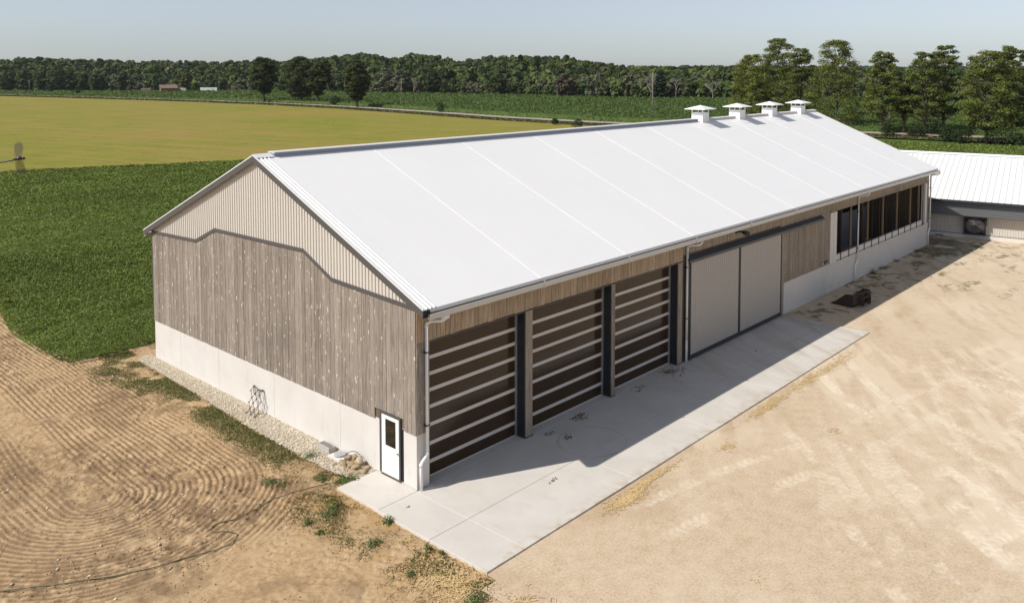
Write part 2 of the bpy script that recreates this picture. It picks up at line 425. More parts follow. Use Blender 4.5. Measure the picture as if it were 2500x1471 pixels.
grid('tilled_soil', -14, 3.0, -9.5, 50, .045, soil_z, M['soil'], {'dark': soil_dark, 'thatch': soil_thatch, 'gravel': soil_gravel}, soil_keep, 'curving harrowed rows of bare tan soil beside the barn')
poly_sheet('soil_field', [(-60,-60),(-2.4,-60),(-2.4,20),(-3.6,24.5),(-3.2,29.5),(-1.9,36),(-.9,48),(-3,115),(-80,140)], -.16, M['soil'], 'bare tan soil past the harrowed rows')

# --- gravel yard ----------------------------------------------------------------------
TR = []
rr = random.Random(5)
for k in range(34):   # tyre tracks: gentle arcs given by centre, radius
    px, py = rr.uniform(3, 27), rr.uniform(-20, -7.5)
    ang = math.radians(rr.choice([36, 30, 42, 25, 48, 75, -12])+rr.uniform(-6, 6)); R = rr.choice([-1, 1])*rr.uniform(14, 60)
    TR.append((px-R*math.sin(ang), py+R*math.cos(ang), abs(R), px, py, rr.uniform(1.8, 8), rr.uniform(.3, 1)))
def yard_track(X, Y):
    out = np.zeros(len(X))
    for cx, cy, R, px, py, ln, st in TR:
        dx = X-cx; dy = Y-cy; r = np.sqrt(dx*dx+dy*dy)
        th = np.arctan2(dy, dx)-math.atan2(py-cy, px-cx); th = (th+math.pi) % (2*math.pi)-math.pi
        al = th*R
        for o in (0, 1.75):
            d = r-R-o; w = sstep(.25, .21, np.abs(d))*sstep(ln, ln*.6, np.abs(al))
            ch = .4+.6*sstep(-.2, .3, np.sin(2*math.pi*(al+np.abs(d)*.8+.1*fbm(X*2, Y*2, 2, 77))/.30))
            out = np.maximum(out, w*ch*st)
    return out*sstep(.33, .56, fbm(X*1.1, Y*1.1, 4, 7))*(.6+.4*sstep(.35, .6, fbm(X*6, Y*6, 3, 78)))
def yard_light(X, Y):
    c, s_ = math.cos(math.radians(33)), math.sin(math.radians(33))
    a = X*c+Y*s_; b = -X*s_+Y*c
    n = .6*fbm(a*.13, b*1.5, 5, 131)+.4*fbm(a*.5, b*2.2, 4, 133); m2 = fbm(X*.14, Y*.14, 3, 132)
    far = sstep(2.0, 16, X-.35*Y-8)
    return np.clip(sstep(.40, .60, n)*.9*sstep(.3, .55, m2)+far*.6*sstep(.3, .6, n), 0, 1)
def yard_dirt(X, Y):
    e = sstep(.9, 0, np.abs(Y+5.0))*sstep(.45, .7, fbm(X*.7, Y*.7, 3, 141))
    return np.clip(sstep(.5, .68, fbm(X*.22+4, Y*.22, 5, 142))*.75*sstep(-16, -5, Y-.25*X)+e, 0, 1)
def yard_green(X, Y):
    z1 = sstep(-4.2, -1.2, Y)*sstep(26.5, 29, X)*sstep(.48, .62, fbm(X*.9, Y*1.3, 5, 151))
    z2 = sstep(32, 44, X)*sstep(.56, .68, fbm(X*.7+3, Y*1.3, 5, 152))*sstep(-16, -4, Y)
    z3 = sstep(44, 50, X)*sstep(-4.5, -1.5, Y)*sstep(.4, .55, fbm(X*.5, Y*.6, 4, 153))
    return np.clip((z1*.9+z2*.85)*sstep(.42, .62, fbm(X*3.2, Y*3.2, 3, 155))+z3*.8, 0, 1)
M['yard'] = mat_ground('crushed_limestone_yard', ((.445,.34,.228),(.545,.427,.298),(.615,.492,.357)), None, 13.0, .5, .02,
    att=[('dirt', (.42,.30,.19), .55), ('light', (.68,.575,.43), .62), ('track', (.77,.68,.53), .85), ('green', (.115,.105,.05), .8)], speck=(3.2, .04, (.24,.18,.11)))
yard_z = lambda X, Y: .012*(fbm(X*1.5, Y*1.5, 4, 161)-.5)+.02*(fbm(X*.3, Y*.3, 3, 162)-.5)-.012*yard_track(X, Y)+.005*sstep(-2.4, -1.6, X)-.015
ykeep = lambda X, Y: ~((X < 27.2) & (Y > -4.75)) & ~((X < -1.75) & (Y > -5.2+.35*(fbm(X*2, Y*2, 2, 17)-.5))) & ~((X < 54.2) & (X > 26) & (Y > .15))
YA = {'dirt': yard_dirt, 'light': yard_light, 'track': yard_track, 'green': yard_green}
grid('gravel_yard', -2.3, 60.5, -26, 4, .082, yard_z, M['yard'], YA, lambda X, Y: ykeep(X, Y) & (X < 44), 'sunlit pale gravel farmyard with tyre tracks')
grid('far_yard', 43.9, 61.5, -26, 21, .13, yard_z, M['yard'], YA, ykeep, 'far end of the gravel farmyard by the low barn')
poly_sheet('outer_yard', [(-2.4,-80),(74,-80),(74,-21.9),(61.4,-21.9),(61.4,-25.9),(-2.4,-25.9)], -.05, M['yard'], 'gravel farmyard past the tracks')

# --- concrete pad ---------------------------------------------------------------------
pad = empty('concrete_pad', (0, 0, 0)); tag(pad, 'pale concrete apron in front of the barn doors', None, None, 'structure')
xj = [-1.70, -.10, 5.55, 10.95, 16.4, 21.85, 27.35]; yj = [-4.87, -2.5, -.05]
def slab(x0, x1, y0, y1):
    g = .005; b = .008; z1 = .04
    mb = MB()
    x0 += g; x1 -= g; y0 += g; y1 -= g
    mb.hexa([(x0,y0,-.12),(x1,y0,-.12),(x1,y1,-.12),(x0,y1,-.12),(x0,y0,z1-b),(x1,y0,z1-b),(x1,y1,z1-b),(x0,y1,z1-b)])
    mb.f = [q for q in mb.f if q != (4,5,6,7)]
    mb.add([(x0,y0,z1-b),(x1,y0,z1-b),(x1,y1,z1-b),(x0,y1,z1-b),(x0+b,y0+b,z1),(x1-b,y0+b,z1),(x1-b,y1-b,z1),(x0+b,y1-b,z1)], [(4,5,6,7),(0,1,5,4),(1,2,6,5),(2,3,7,6),(3,0,4,7)])
    mb.build('slab', M['concrete_pad'], pad)
for i in range(6):
    for j in range(2): slab(xj[i], xj[i+1], yj[j], yj[j+1])
slab(-1.66, -.03, -.05, 2.1)
slab(.5, 16.5, -.05, .75)
slab(16.5, 27.0, -.05, .03)

# ================================================================== BARN
W, L, HC = 19.12, 53.79, 1.9
ZR, ZE, RK, EV = 10.476, 6.193, .2126, .5904
YM = W/2; K = (ZR-ZE)/(YM+EV)
def roof_z(y): return ZR-K*abs(y-YM)
barn = empty('barn', (0, 0, 0)); tag(barn, 'long white roofed barn with grey wood gable and dark doors', 'barn')
# foundation
MB().box(0, .25, 1.86, W, -.3, HC).build('foundation', M['concrete_wall'], barn)
MB().box(0, .55, 0, .25, -.3, HC).box(0, .25, .25, .78, -.3, HC).build('foundation', M['concrete_wall'], barn)
MB().box(27.5, L, 0, .25, -.3, 1.84).box(L-.25, L, .25, W, -.3, 1.84).build('foundation', M['concrete_wall'], barn)
MB().box(.25, L-.25, W-.25, W, -.3, HC).build('foundation', M['concrete_wall'], barn)
for y in (4.2, 8.6, 13.0, 16.5):    # form seams: thin ribs left by the shuttering
    MB().box(-.006, .002, y, y+.018, -.02, HC-.004).build('form_seam', M['concrete_wall'], barn)
MB().box(.3, L-.3, .8, W-.3, -.05, .02).build('floor', M['concrete_block'], barn)
# backing walls behind the boards
def gable_back(x0, x1):
    P = [(.05, HC-.01), (W-.05, HC-.01), (W-.05, roof_z(W)-.16), (YM, ZR-.2), (.05, roof_z(0)-.16)]
    mb = MB(); mb.prism(P, lambda q, e: ((x1 if e else x0), q[0], q[1])); return mb
gable_back(.012, .2).build('sheathing', M['interior'], barn)
gable_back(L-.2, L-.01).build('sheathing', M['interior'], barn)
MB().box(.2, L-.2, W-.2, W-.02, HC-.01, roof_z(W)-.17).build('sheathing', M['interior'], barn)
mb = MB(); mb.box(.25, 16.5, .02, .14, 4.95, 6.12); mb.box(16.5, 27.4, .02, .14, 4.7, 6.12); mb.box(27.4, 34.4, .02, .14, 1.83, 6.12); mb.box(34.4, 53.2, .02, .14, 5.06, 6.12); mb.box(53.2, L-.2, .02, .14, 1.83, 6.12)
mb.box(16.45, 27.0, .05, .2, 0, 4.7); mb.build('sheathing', M['interior'], barn)

# zigzag line between boards and steel
ZZ = [(W+.1, 6.20), (14.85, 6.30), (13.1, 7.0), (6.37, 7.08), (4.57, 6.28), (0.0, 6.36), (-.1, 6.36)]
ZZ = [(W+.1, 6.16), (14.75, 6.32), (13.05, 7.03), (6.37, 7.10), (4.57, 6.30), (0.0, 6.10), (-.1, 6.10)]
zy = np.array(ZZ)[::-1]
def zz(y): return float(np.interp(y, zy[:, 0], zy[:, 1]))
def board_gable(y0, y1, zb, x):
    # board top follows the zigzag; extra cut when a corner falls inside
    cuts = [y0]+[q for q in sorted(zy[:, 0]) if y0 < q < y1]+[y1]
    top = [(y, min(zz(y), roof_z(y)-.17)) for y in cuts]
    P = [(y0, zb), (y1, zb)]+[(y, z) for y, z in reversed(top)]
    mb = MB(); mb.prism(P, lambda q, e: ((.006 if e else x), q[0], q[1])); return mb
y = 0.0; i = 0
while y < W-.05:
    w = rnd.uniform(.19, .27); y1 = min(y+w, W)
    if W-y1 < .12: y1 = W
    zb = HC-.02+rnd.uniform(-.006, .006)
    if y < 1.9 and y1 > .72: zb = 2.26
    board_gable(y+.006, y1-.006, zb, -.036+rnd.uniform(-.006, .005)).build('board', M['wood_gable'], barn)
    y = y1
MB().box(-.05, .02, W+.002, W+.05, HC-.02, roof_z(W)-.17).build('corner_trim', M['trim_dark'], barn)
# boards of the long side
def wall_boards(x0, x1, z0, z1, mat, single=True, y=-.03, wmin=.17, wmax=.26, name='board'):
    mb = MB(); x = x0
    while x < x1-.02:
        w = rnd.uniform(wmin, wmax); xe = min(x+w, x1)
        if x1-xe < .1: xe = x1
        a = MB() if single else mb
        za = z0+(rnd.uniform(-.012, .008) if z0 < 5.2 else 0)
        a.box(x+.006, xe-.006, y+rnd.uniform(-.006, .005), .018, za, z1)
        if single: a.build(name, mat, barn)
        x = xe
    if not single: o = mb.build(name, mat, barn); o['kind'] = 'stuff'
ZT = roof_z(0)-.17
wall_boards(.0, 16.48, 4.93, ZT, M['wood_side'])
MB().box(-.002, .30, -.034, .015, HC-.02, 4.925).build('corner_board', M['wood_gable'], barn)
MB().box(.303, .55, -.030, .015, HC-.02, 4.925).build('corner_board', M['wood_gable'], barn)
wall_boards(27.45, 33.93, 1.83, 5.2, M['wood_far'])
wall_boards(16.5, L, 5.205, ZT, M['wood_far'], False, y=-.028, name='header_boards')
wall_boards(53.25, L, 1.83, 5.2, M['wood_far'])
MB().box(34.0, 53.2, -.05, .012, 5.06, 5.2).build('header_board', M['wood_far'], barn)

# steel siding on the gable: ribbed sheets
def ribbed(y0, y1, step=.19, rib=.032, rw=.048):
    ys = []; y = y0
    k = 0
    while True:
        c = y0+.04+k*step
        if c+rw > y1: break
        ys += [(c-.018, 0), (c, rib), (c+rw-.018, rib), (c+rw, 0)]; k += 1
    ys = [(y0, 0)]+[q for q in ys if q[0] > y0]+[(y1, 0)]
    return ys
pw = W/21
for k in range(21):
    y0, y1 = k*pw, (k+1)*pw
    pr = ribbed(y0+.001, y1-.001, pw/5)
    for zc in zy[:, 0]:
        if y0 < zc < y1: pr.append((float(zc), 0))
    if y0 < YM < y1: pr.append((YM, 0))
    pr = sorted(set(pr)); V = []; Fq = []
    for y, d in pr:
        lo = zz(y); hi = roof_z(y)-.10
        if hi < lo: hi = lo
        V += [(-.030-d, y, lo), (-.030-d, y, hi)]
    Fq = [(2*i, 2*i+1, 2*i+3, 2*i+2) for i in range(len(pr)-1)]
    MB().add(V, Fq).build('siding_panel', M['steel_tan'], barn)
for (ya, za), (yb, zb) in zip(ZZ[:-1], ZZ[1:]):
    if ya < .01: break
    if ya > W: ya = W
    dy, dz = yb-ya, zb-za; l = math.hypot(dy, dz); ny, nz = -dz/l*.07, dy/l*.07
    P = [(ya-ny, za-nz), (yb-ny, zb-nz), (yb+ny, zb+nz), (ya+ny, za+nz)]
    x0 = -.062-.002*rnd.random()
    MB().prism(P, lambda q, e: ((x0 if e else -.025), q[0], q[1])).build('trim', M['trim_dark'], barn)

# ------------------------------------------------------------------ roof
seams = [.36]+[5.6+5.45*k for k in range(9)]+[L+.3]
TH = .13
def roof_box(x0, x1, ya, yb, h0, h1):
    """slab between ridge distance: y from ya to yb, heights h0..h1 above roof plane"""
    return [(x0,ya,roof_z(ya)+h0),(x1,ya,roof_z(ya)+h0),(x1,yb,roof_z(yb)+h0),(x0,yb,roof_z(yb)+h0),
            (x0,ya,roof_z(ya)+h1),(x1,ya,roof_z(ya)+h1),(x1,yb,roof_z(yb)+h1),(x0,yb,roof_z(yb)+h1)]
for a, b in zip(seams[:-1], seams[1:]):
    MB().hexa(roof_box(a+.006, b-.006, -EV, YM-.003, -TH, 0)).build('roof_panel', M['roof_white'], barn)
    MB().hexa(roof_box(a+.006, b-.006, YM+.003, W+EV, -TH, 0)).build('roof_panel', M['roof_white'], barn)
for a in seams[1:-1]:
    MB().hexa(roof_box(a-.035, a+.035, -EV-.01, YM-.3, .001, .010)).build('roof_seam', M['roof_white'], barn)
    MB().box(a-.03, a+.03, -EV-.17, -EV-.155, ZE-.32, ZE-.02).build('gutter_bracket', M['silver'], barn)
# ribbed rake sheet at the near gable
for sg, (ya, yb) in ((0, (-EV, YM-.003)), (1, (YM+.003, W+EV))):
    pr = [(-RK, -.0), (-RK, .03), (-.17, .03), (-.15, 0), (-.06, 0), (-.035, .04), (.0, .04), (.025, 0), (.11, 0), (.135, .04), (.17, .04), (.195, 0), (.28, 0), (.30, .03), (.352, .03), (.352, -TH), (-RK, -TH)]
    V = [(x, ya, roof_z(ya)+h) for x, h in pr]+[(x, yb, roof_z(yb)+h) for x, h in pr]; n = len(pr)
    MB().add(V, [(i, (i+1) % n, n+(i+1) % n, n+i) for i in range(n)]+[tuple(range(n)), tuple(range(2*n-1, n-1, -1))]).build('rake_sheet', M['white_trim'], barn)
    MB().hexa(roof_box(-RK-.012, -RK+.03, ya, yb, -.27, -.02)).build('fascia', M['trim_dark'], barn)
MB().add([(-RK-.004, YM-.3, roof_z(YM-.3)+.045), (.55, YM-.3, roof_z(YM-.3)+.045), (.55, YM, ZR+.05), (-RK-.004, YM, ZR+.05), (-RK-.004, YM+.3, roof_z(YM+.3)+.045), (.55, YM+.3, roof_z(YM+.3)+.045)],
         [(0,1,2,3), (3,2,5,4)]).build('ridge_cap', M['white_trim'], barn)
# long ridge vent
CUP = [34.6, 40.03, 45.4, 50.75]
M['vent_side_shade'] = plain('blue_grey_vent_shade', (.27,.30,.36), .7, .2, 0, .06)  # blue-grey shade of the vent's side put into its colour
vent_mat = plain('ridge_vent_steel', (.66,.63,.60), .5, .3, 0, .04)
for a, b, hh in [(.62, 11.2, .11), (11.21, 22.4, .11), (22.41, 33.9, .11)]:
    MB().box(a, b, YM-.24, YM+.24, ZR-.12, ZR+hh-.05).build('ridge_vent', M['vent_side_shade'], barn)
    MB().prism([(-.27, ZR+.06), (.27, ZR+.06), (.26, ZR+.085), (0, ZR+.125), (-.26, ZR+.085)], lambda q, e: ((b if e else a), YM+q[0], q[1])).build('ridge_vent_cap', vent_mat, barn)
for a, b in [(35.2, 39.4), (40.65, 44.8), (46.0, 50.15), (51.35, L+.25)]:
    MB().prism([(-.22, ZR-.07), (.22, ZR-.07), (.22, ZR+.06), (0, ZR+.11), (-.22, ZR+.06)], lambda q, e: ((b if e else a), YM+q[0], q[1])).build('ridge_cap', vent_mat, barn)
for cx in CUP:
    cu = empty('cupola', (cx, YM, ZR), barn)
    s = .44; MB().box(-s, s, -s, s, -.35, .50).build('box', M['white_paint'], cu)
    for sx in (-1, 1):
        for sy in (-1, 1):
            p = s-.03; MB().box(sx*p-.025, sx*p+.025, sy*p-.025, sy*p+.025, .5, .74).build('post', M['white_paint'], cu)
    c = .80
    MB().add([(-c,-c,.72),(c,-c,.72),(c,c,.72),(-c,c,.72),(-c,-c,.765),(c,-c,.765),(c,c,.765),(-c,c,.765),(0,0,1.02)], [(0,3,2,1),(0,1,5,4),(1,2,6,5),(2,3,7,6),(3,0,4,7),(4,5,8),(5,6,8),(6,7,8),(7,4,8)]).build('cap', M['white_paint'], cu)
    f = .75; zf = K*f
    MB().add([(-.5,-.46,-K*.46+.02),(.5,-.46,-K*.46+.02),(.62,-f-.25,-K*(f+.25)+.012),(-.62,-f-.25,-K*(f+.25)+.012)], [(0,1,2,3)]).build('flashing', M['white_paint'], cu)
# eave: black strip for the gap's shade, white drip edge, gutter
MB().box(-RK, L+.3, -EV-.004, -EV+.02, ZE-.26, ZE-TH-.002).build('drip_edge_and_shade', M['rubber'], barn)  # black strip painting the shaded gap inside the gutter
MB().box(.0, L+.28, -EV-.012, -EV-.002, ZE-.055, ZE-.002).build('drip_edge_and_shade', M['white_trim'], barn)
MB().box(.0, L+.2, -EV+.03, -.01, ZE-.16, ZE-.138).build('soffit', M['wood_far'], barn)
gy = -EV-.15; prof = [(-EV-.02, ZE-.16), (-EV-.02, ZE-.30), (-EV-.05, ZE-.33), (gy+.03, ZE-.33), (gy, ZE-.30), (gy, ZE-.135), (gy+.012, ZE-.135), (gy+.012, ZE-.29), (-EV-.04, ZE-.31), (-EV-.03, ZE-.17)]
for a, b in zip([-.02]+seams[1:-1], seams[1:-1]+[L+.25]):
    MB().prism(prof, lambda q, e: ((b-.004 if e else a), q[0], q[1])).build('gutter', M['gutter'], barn)
MB().box(-.03, -.02, gy, -EV-.02, ZE-.33, ZE-.14).build('gutter_end_cap', M['silver'], barn)
MB().prism([(-RK-.01,-EV-.06),(.04,-EV-.06),(.10,-EV-.0),(-RK-.01,-EV+.06)], lambda q, e: (q[0], q[1], (ZE-.02 if e else ZE-.2))).build('eave_corner_seal', M['rubber'], barn)
# left eave gutter seen end on
MB().prism([(W+EV+.02, ZE-.16), (W+EV+.15, ZE-.16), (W+EV+.14, ZE-.3), (W+EV+.04, ZE-.32)], lambda q, e: ((L if e else -.1), q[0], q[1])).build('gutter', M['gutter'], barn)

def downspout(x, zjog, dxj=-.28, far=False):
    g = empty('downspout', (0, 0, 0), barn)
    yp = -.115; r = .055
    P = [(x+.42, gy+.08, ZE-.31), (x+.40, gy+.09, ZE-.42), (x+.30, gy+.15, ZE-.5), (x+.09, yp-.12, ZE-.56), (x+.0, yp, ZE-.64), (x, yp, ZE-.8)]
    MB().tube(P, r, 10).build('elbow', M['white_pvc'], g, True)
    MB().tube([(x, yp, ZE-.72), (x, yp, zjog)], r, 12).build('pipe', M['white_pvc'], g, True)
    MB().tube([(x, yp, zjog+.05), (x, yp, zjog), (x+dxj*.25, yp, zjog-.08), (x+dxj*.8, yp, zjog-.2), (x+dxj, yp, zjog-.30), (x+dxj, yp, .0)], r+.003, 12).build('pipe', M['white_pvc'], g, True)
    for z in (ZE-.72, zjog+.02, zjog-.30):
        xx = x if z > zjog-.1 else x+dxj
        MB().tube([(xx, yp, z-.05), (xx, yp, z+.05)], r+.010, 12).build('coupling', M['white_pvc'], g, True)
    for z in (4.6, 2.15):
        MB().box(x-r-.03, x+r+.03, yp-r-.006, -.035, z-.02, z+.02).build('strap', M['navy'], g)
    return g
downspout(.36, 1.18, -.27)
downspout(16.74, 1.0, 0.0)
downspout(38.45, 1.3, -.35)
downspout(L+.13, 1.3, -.3)
# half round outlet pan at the near end
MB().tube([(.55, gy+.07, ZE-.36), (.80, gy+.07, ZE-.36)], .10, 12).build('gutter_outlet', M['white_pvc'], barn, True)

# ------------------------------------------------------------------ man door
md = empty('door', (0, 0, 0), barn)
MB().box(-.055, .01, 1.79, 1.87, .10, 2.245).build('frame_and_slot', M['trim_dark'], md)
MB().box(-.055, .01, .77, .85, .10, 2.245).build('frame_and_slot', M['trim_dark'], md)
MB().box(-.054, .01, .852, 1.788, 2.165, 2.245).build('frame_and_slot', M['trim_dark'], md)
MB().box(-.02, .25, .66, .768, .10, HC-.01).build('frame_and_slot', M['rubber'], md)  # no frame member: black strip painting the dark of an open slot
lf = MB(); lf.box(-.034, .012, .855, 1.035, .13, 2.16).box(-.034, .012, 1.585, 1.785, .13, 2.16).box(-.034, .012, 1.035, 1.585, .13, 1.10).box(-.034, .012, 1.035, 1.585, 2.02, 2.16)
lf = lf.build('leaf', M['white_paint'], md)
MB().box(-.018, .0, 1.034, 1.586, 1.099, 2.021).build('glass', M['glass'], lf)
MB().box(-.05, .0, .852, 1.788, .101, .128).build('threshold', M['silver'], md)
h = MB(); h.tube([(-.034, .92, 1.0), (-.085, .92, 1.0)], .026, 10).tube([(-.085, .92, 1.0), (-.085, 1.03, 1.0)], .014, 8)
h.build('handle', M['silver'], lf, True)
for z in (.35, 1.15, 1.95): MB().box(-.042, -.03, 1.775, 1.80, z-.05, z+.05).build('hinge', M['silver'], lf)
MB().box(.02, .2, .78, 1.86, .0, 2.2).build('lining', M['interior'], md)

# ------------------------------------------------------------------ overhead doors
RZ = [4.22, 3.66, 3.10, 2.52, 1.90, 1.25, .62]
YD = .42
doors = [(.55, 5.36), (5.74, 10.82), (11.06, 16.10)]
for xa, xb in doors:
    d = empty('overhead_door', (xa, YD, .045), barn)
    w = xb-xa; ed = [.0]+[z-.1 for z in RZ[::-1]]+[4.85]
    for z0, z1 in zip(ed[:-1], ed[1:]):
        MB().box(.02, w-.12, 0, .04, z0+.003, z1-.003).build('panel', M['poly'], d)
    for z in RZ:
        MB().box(.03, w-.13, -.022, -.001, z-.1-.062, z-.1+.062).build('rail', M['rail'], d)
    MB().box(.03, w-.13, -.02, -.002, .0, .045).build('bottom_rail', M['rail'], d)
    MB().box(w-.12, w-.055, -.06, -.002, .0, 4.85).build('track', M['silver'], d)
    MB().box(w-.05, w+.0, -YD+.004, .04, -.0, 4.84).build('jamb', M['navy'], d)
    MB().box(.0, .018, -YD+.004, .04, -.0, 4.84).build('jamb', M['trim_dark'], d)
    MB().box(.019, w-.051, -.10, -.04, 4.73, 4.84).build('header', M['trim_dark'], d)
    MB().box(.0, w, -YD-.03, -YD+.003, 4.815, 4.855).build('head_trim', M['trim_dark'], d)
for xa, xb in ((5.36, 5.74), (10.82, 11.06), (16.10, 16.46)):
    m_ = (xa+xb)/2
    p = empty('post', (xa, 0, .042), barn)
    MB().box(.003, m_-xa-.003, -.03, .5, 0, 4.83).build('post_board', M['wood_far'], p)
    MB().box(m_-xa+.003, xb-xa-.003, -.034, .5, 0, 4.83).build('post_board', M['wood_far'], p)
    MB().box(-.06, xb-xa+.03, -.06, .4, -.0, .03).build('base_plate', M['trim_dark'], p)

# ------------------------------------------------------------------ sliding doors
def corr(x0, x1, z0, z1, y, step=.2, dep=.02):
    V = []; x = x0; pr = [(x0, 0)]
    k = 0
    while x0+k*step+step < x1:
        c = x0+k*step+step*.3; pr += [(c, 0), (c+.02, dep), (c+step*.3, dep), (c+step*.3+.02, 0)]; k += 1
    pr.append((x1, 0))
    for x, d in pr: V += [(x, y-d, z0), (x, y-d, z1)]
    return MB().add(V, [(2*i, 2*i+2, 2*i+3, 2*i+1) for i in range(len(pr)-1)])
for xa, xb in ((16.98, 21.93), (21.95, 26.88)):
    d = empty('sliding_door', (0, 0, 0), barn)
    corr(xa+.07, xb-.07, .30, 4.82, -.125).build('panel', M['steel_tan_door'], d)
    MB().box(xa, xb, -.12, -.05, .12, 4.82).build('core', M['steel_tan_door'], d)
    MB().box(xa, xb, -.155, -.118, .115, .30).build('bottom_rail', M['navy'], d)
    MB().box(xa, xa+.07, -.157, -.118, .302, 4.82).build('stile', M['navy'], d)
    MB().box(xb-.07, xb, -.157, -.118, .302, 4.82).build('stile', M['navy'], d)
MB().prism([(0, 5.10), (-.25, 4.93), (-.25, 4.80), (-.22, 4.80), (-.22, 4.89), (0, 5.04)], lambda q, e: ((32.5 if e else 16.72), q[0]-.03, q[1])).build('track_cover', M['slate'], barn)
MB().box(16.80, 16.965, -.14, -.03, .1, 4.72).build('door_edge_trim', M['navy'], barn)
MB().box(26.92, 27.17, -.034, .04, .1, 5.2).build('post_board', M['wood_far'], barn)
MB().box(27.18, 27.44, -.03, .04, .1, 5.2).build('post_board', M['wood_far'], barn)

# ------------------------------------------------------------------ curtain opening
MB().box(33.95, 34.42, -.075, .2, 1.80, 5.02).build('jamb', M['curtain'], barn)
MB().box(34.43, 34.92, -.09, .2, 1.79, 5.03).build('jamb', M['curtain'], barn)
MB().box(52.72, 52.98, -.085, .2, 1.86, 5.04).build('jamb', M['curtain'], barn)
MB().box(52.99, 53.22, -.07, .2, 1.85, 5.04).build('jamb', M['curtain'], barn)
nst = 13
for k in range(nst):
    x = 35.55+k*1.37
    MB().box(x-.022, x+.022, -.14, -.11, 1.83, 5.12).build('curtain_rod', M['rubber'], barn)
    xa = 34.94 if k == 0 else x-1.37+.025
    MB().box(xa, x-.025, -.085, .05, 1.90, 2.24).build('curtain_roll', M['curtain'], barn)
MB().box(34.93, 52.7, -.07, .1, 1.845, 1.895).build('sill', M['rust'], barn)
for x in (37.9, 41.0, 43.95, 46.9, 49.9, 51.95):
    MB().box(x-.035, x+.035, .12, .22, 1.84, 5.08).build('stud', M['stud'], barn)
for k in range(4):
    MB().box(36+k*4.3, 36.3+k*4.3, 3.4, 3.7, .02, 7.2).build('column', M['interior'], barn)
MB().box(34.5, 53.2, 4.6, 4.7, .02, 2.7).build('partition', M['interior_panel'], barn)
MB().box(L-.35, L-.21, .3, W-.3, 0.02, 6).build('lining', M['interior'], barn)
MB().box(27.4, 34.9, .26, .36, .02, 6).build('lining', M['interior'], barn)
# yard light under the eave, tap on the wall
yl = empty('yard_light', (21.68, -.03, 5.58), barn)
MB().box(-.07, .07, -.06, .02, -.08, .08).build('bracket', M['navy'], yl)
MB().tube([(0, -.05, .0), (.12, -.18, .02), (.3, -.34, -.05)], [.04, .05, .04], 8).build('arm', M['navy'], yl, True)
MB().tube([(.18, -.3, -.02), (.48, -.42, -.12)], [.09, .14], 10).build('lamp_head', M['navy'], yl, True)
tp = empty('wall_tap', (33.0, -.03, 2.0), barn)
MB().tube([(-.3, 0, 0), (-.1, -.08, .02), (.1, -.06, .05), (.55, -.03, .1)], .045, 8).build('pipe', M['rust'], tp, True)
MB().tube([(-.3, .0, -.06), (-.3, -.1, .1)], .07, 10).build('valve', M['silver'], tp, True)

# ================================================================== LOW BARN (right)
lb = empty('low_barn', (58.85, .6, 0)); ang = math.radians(9.5); lb.rotation_euler = (0, 0, ang)
tag(lb, 'low tan barn with ribbed white roof and wall fan, end on', 'barn')
# local: +Y along wall, -X outward to the yard
SA, SB = -34.0, 9.5
MB().box(-.08, .3, SA, SB, -.2, .30).build('foundation', M['concrete_wall'], lb)
MB().box(.02, .25, SA, SB, .301, 2.9).build('sheathing', M['interior'], lb)
k = 0; s0 = SA
while s0 < SB-.1:
    s1 = min(s0+.95, SB); pr = ribbed(s0+.001, s1-.001, .19); V = []
    for y, d in pr: V += [(-.0-d, y, .32), (-.0-d, y, 2.35)]
    MB().add(V, [(2*i, 2*i+1, 2*i+3, 2*i+2) for i in range(len(pr)-1)]).build('siding_panel', M['steel_tan'], lb)
    s0 = s1
MB().box(-.05, .01, SA, SB, .27, .345).build('base_trim', M['navy'], lb)
# sloped ribbed steel skirt under the eave
awn = plain('charcoal_ribbed_steel', (.12,.125,.125), .35, .5, .2, .06)
pr = []
for q in range(6):
    t0 = q/6
    for dt, dd in ((0, 0), (.06, 0), (.08, .035), (.13, .035), (.15, 0)): pr.append((t0+dt, dd))
pr.append((1, 0)); V = []
for t_, d in pr:
    x = -.56-.22*t_-d*.9; z = 3.0-1.06*t_+d*.2
    V += [(x, SA, z), (x, SB, z)]
MB().add(V, [(2*i, 2*i+1, 2*i+3, 2*i+2) for i in range(len(pr)-1)]).build('eave_skirt', awn, lb)
MB().box(-.77, .02, SA, SB, 1.905, 1.935).build('soffit', awn, lb)
XR, ZRl, ZEl, XE = 10.6, 6.05, 3.22, -.95
def lroof(x): return ZEl+(ZRl-ZEl)*(x-XE)/(XR-XE)
s0 = SA-.3
while s0 < SB+.2:
    s1 = s0+.92; V = []; pr = [(s0, 0), (s0+.012, .04), (s0+.04, .04), (s0+.052, 0), (s0+.46, 0), (s0+.472, .04), (s0+.5, .04), (s0+.512, 0), (s1, 0)]
    for y, d in pr: V += [(XE, y, lroof(XE)+d), (XR, y, ZRl+d)]
    MB().add(V, [(2*i, 2*i+1, 2*i+3, 2*i+2) for i in range(len(pr)-1)]).build('roof_panel', M['white_trim'], lb)
    s0 = s1
MB().add([(XR, SA, ZRl+.02), (XR, SB+.6, ZRl+.02), (2*XR-XE, SB+.6, ZEl), (2*XR-XE, SA, ZEl), (XE+.1, SA, ZEl-.06), (XE+.1, SB+.5, ZEl-.06), (XR, SB+.5, ZRl-.06), (XR, SA, ZRl-.06)], [(0,1,2,3), (4,5,6,7)]).build('roof_deck', M['white_trim'], lb)
MB().prism([(-.35, -.05), (0, .10), (.35, -.05), (.3, -.08), (-.3, -.08)], lambda q, e: (XR+q[0], (SB+.7 if e else SA-.3), ZRl+q[1]+.04)).build('ridge_cap', M['white_paint'], lb)
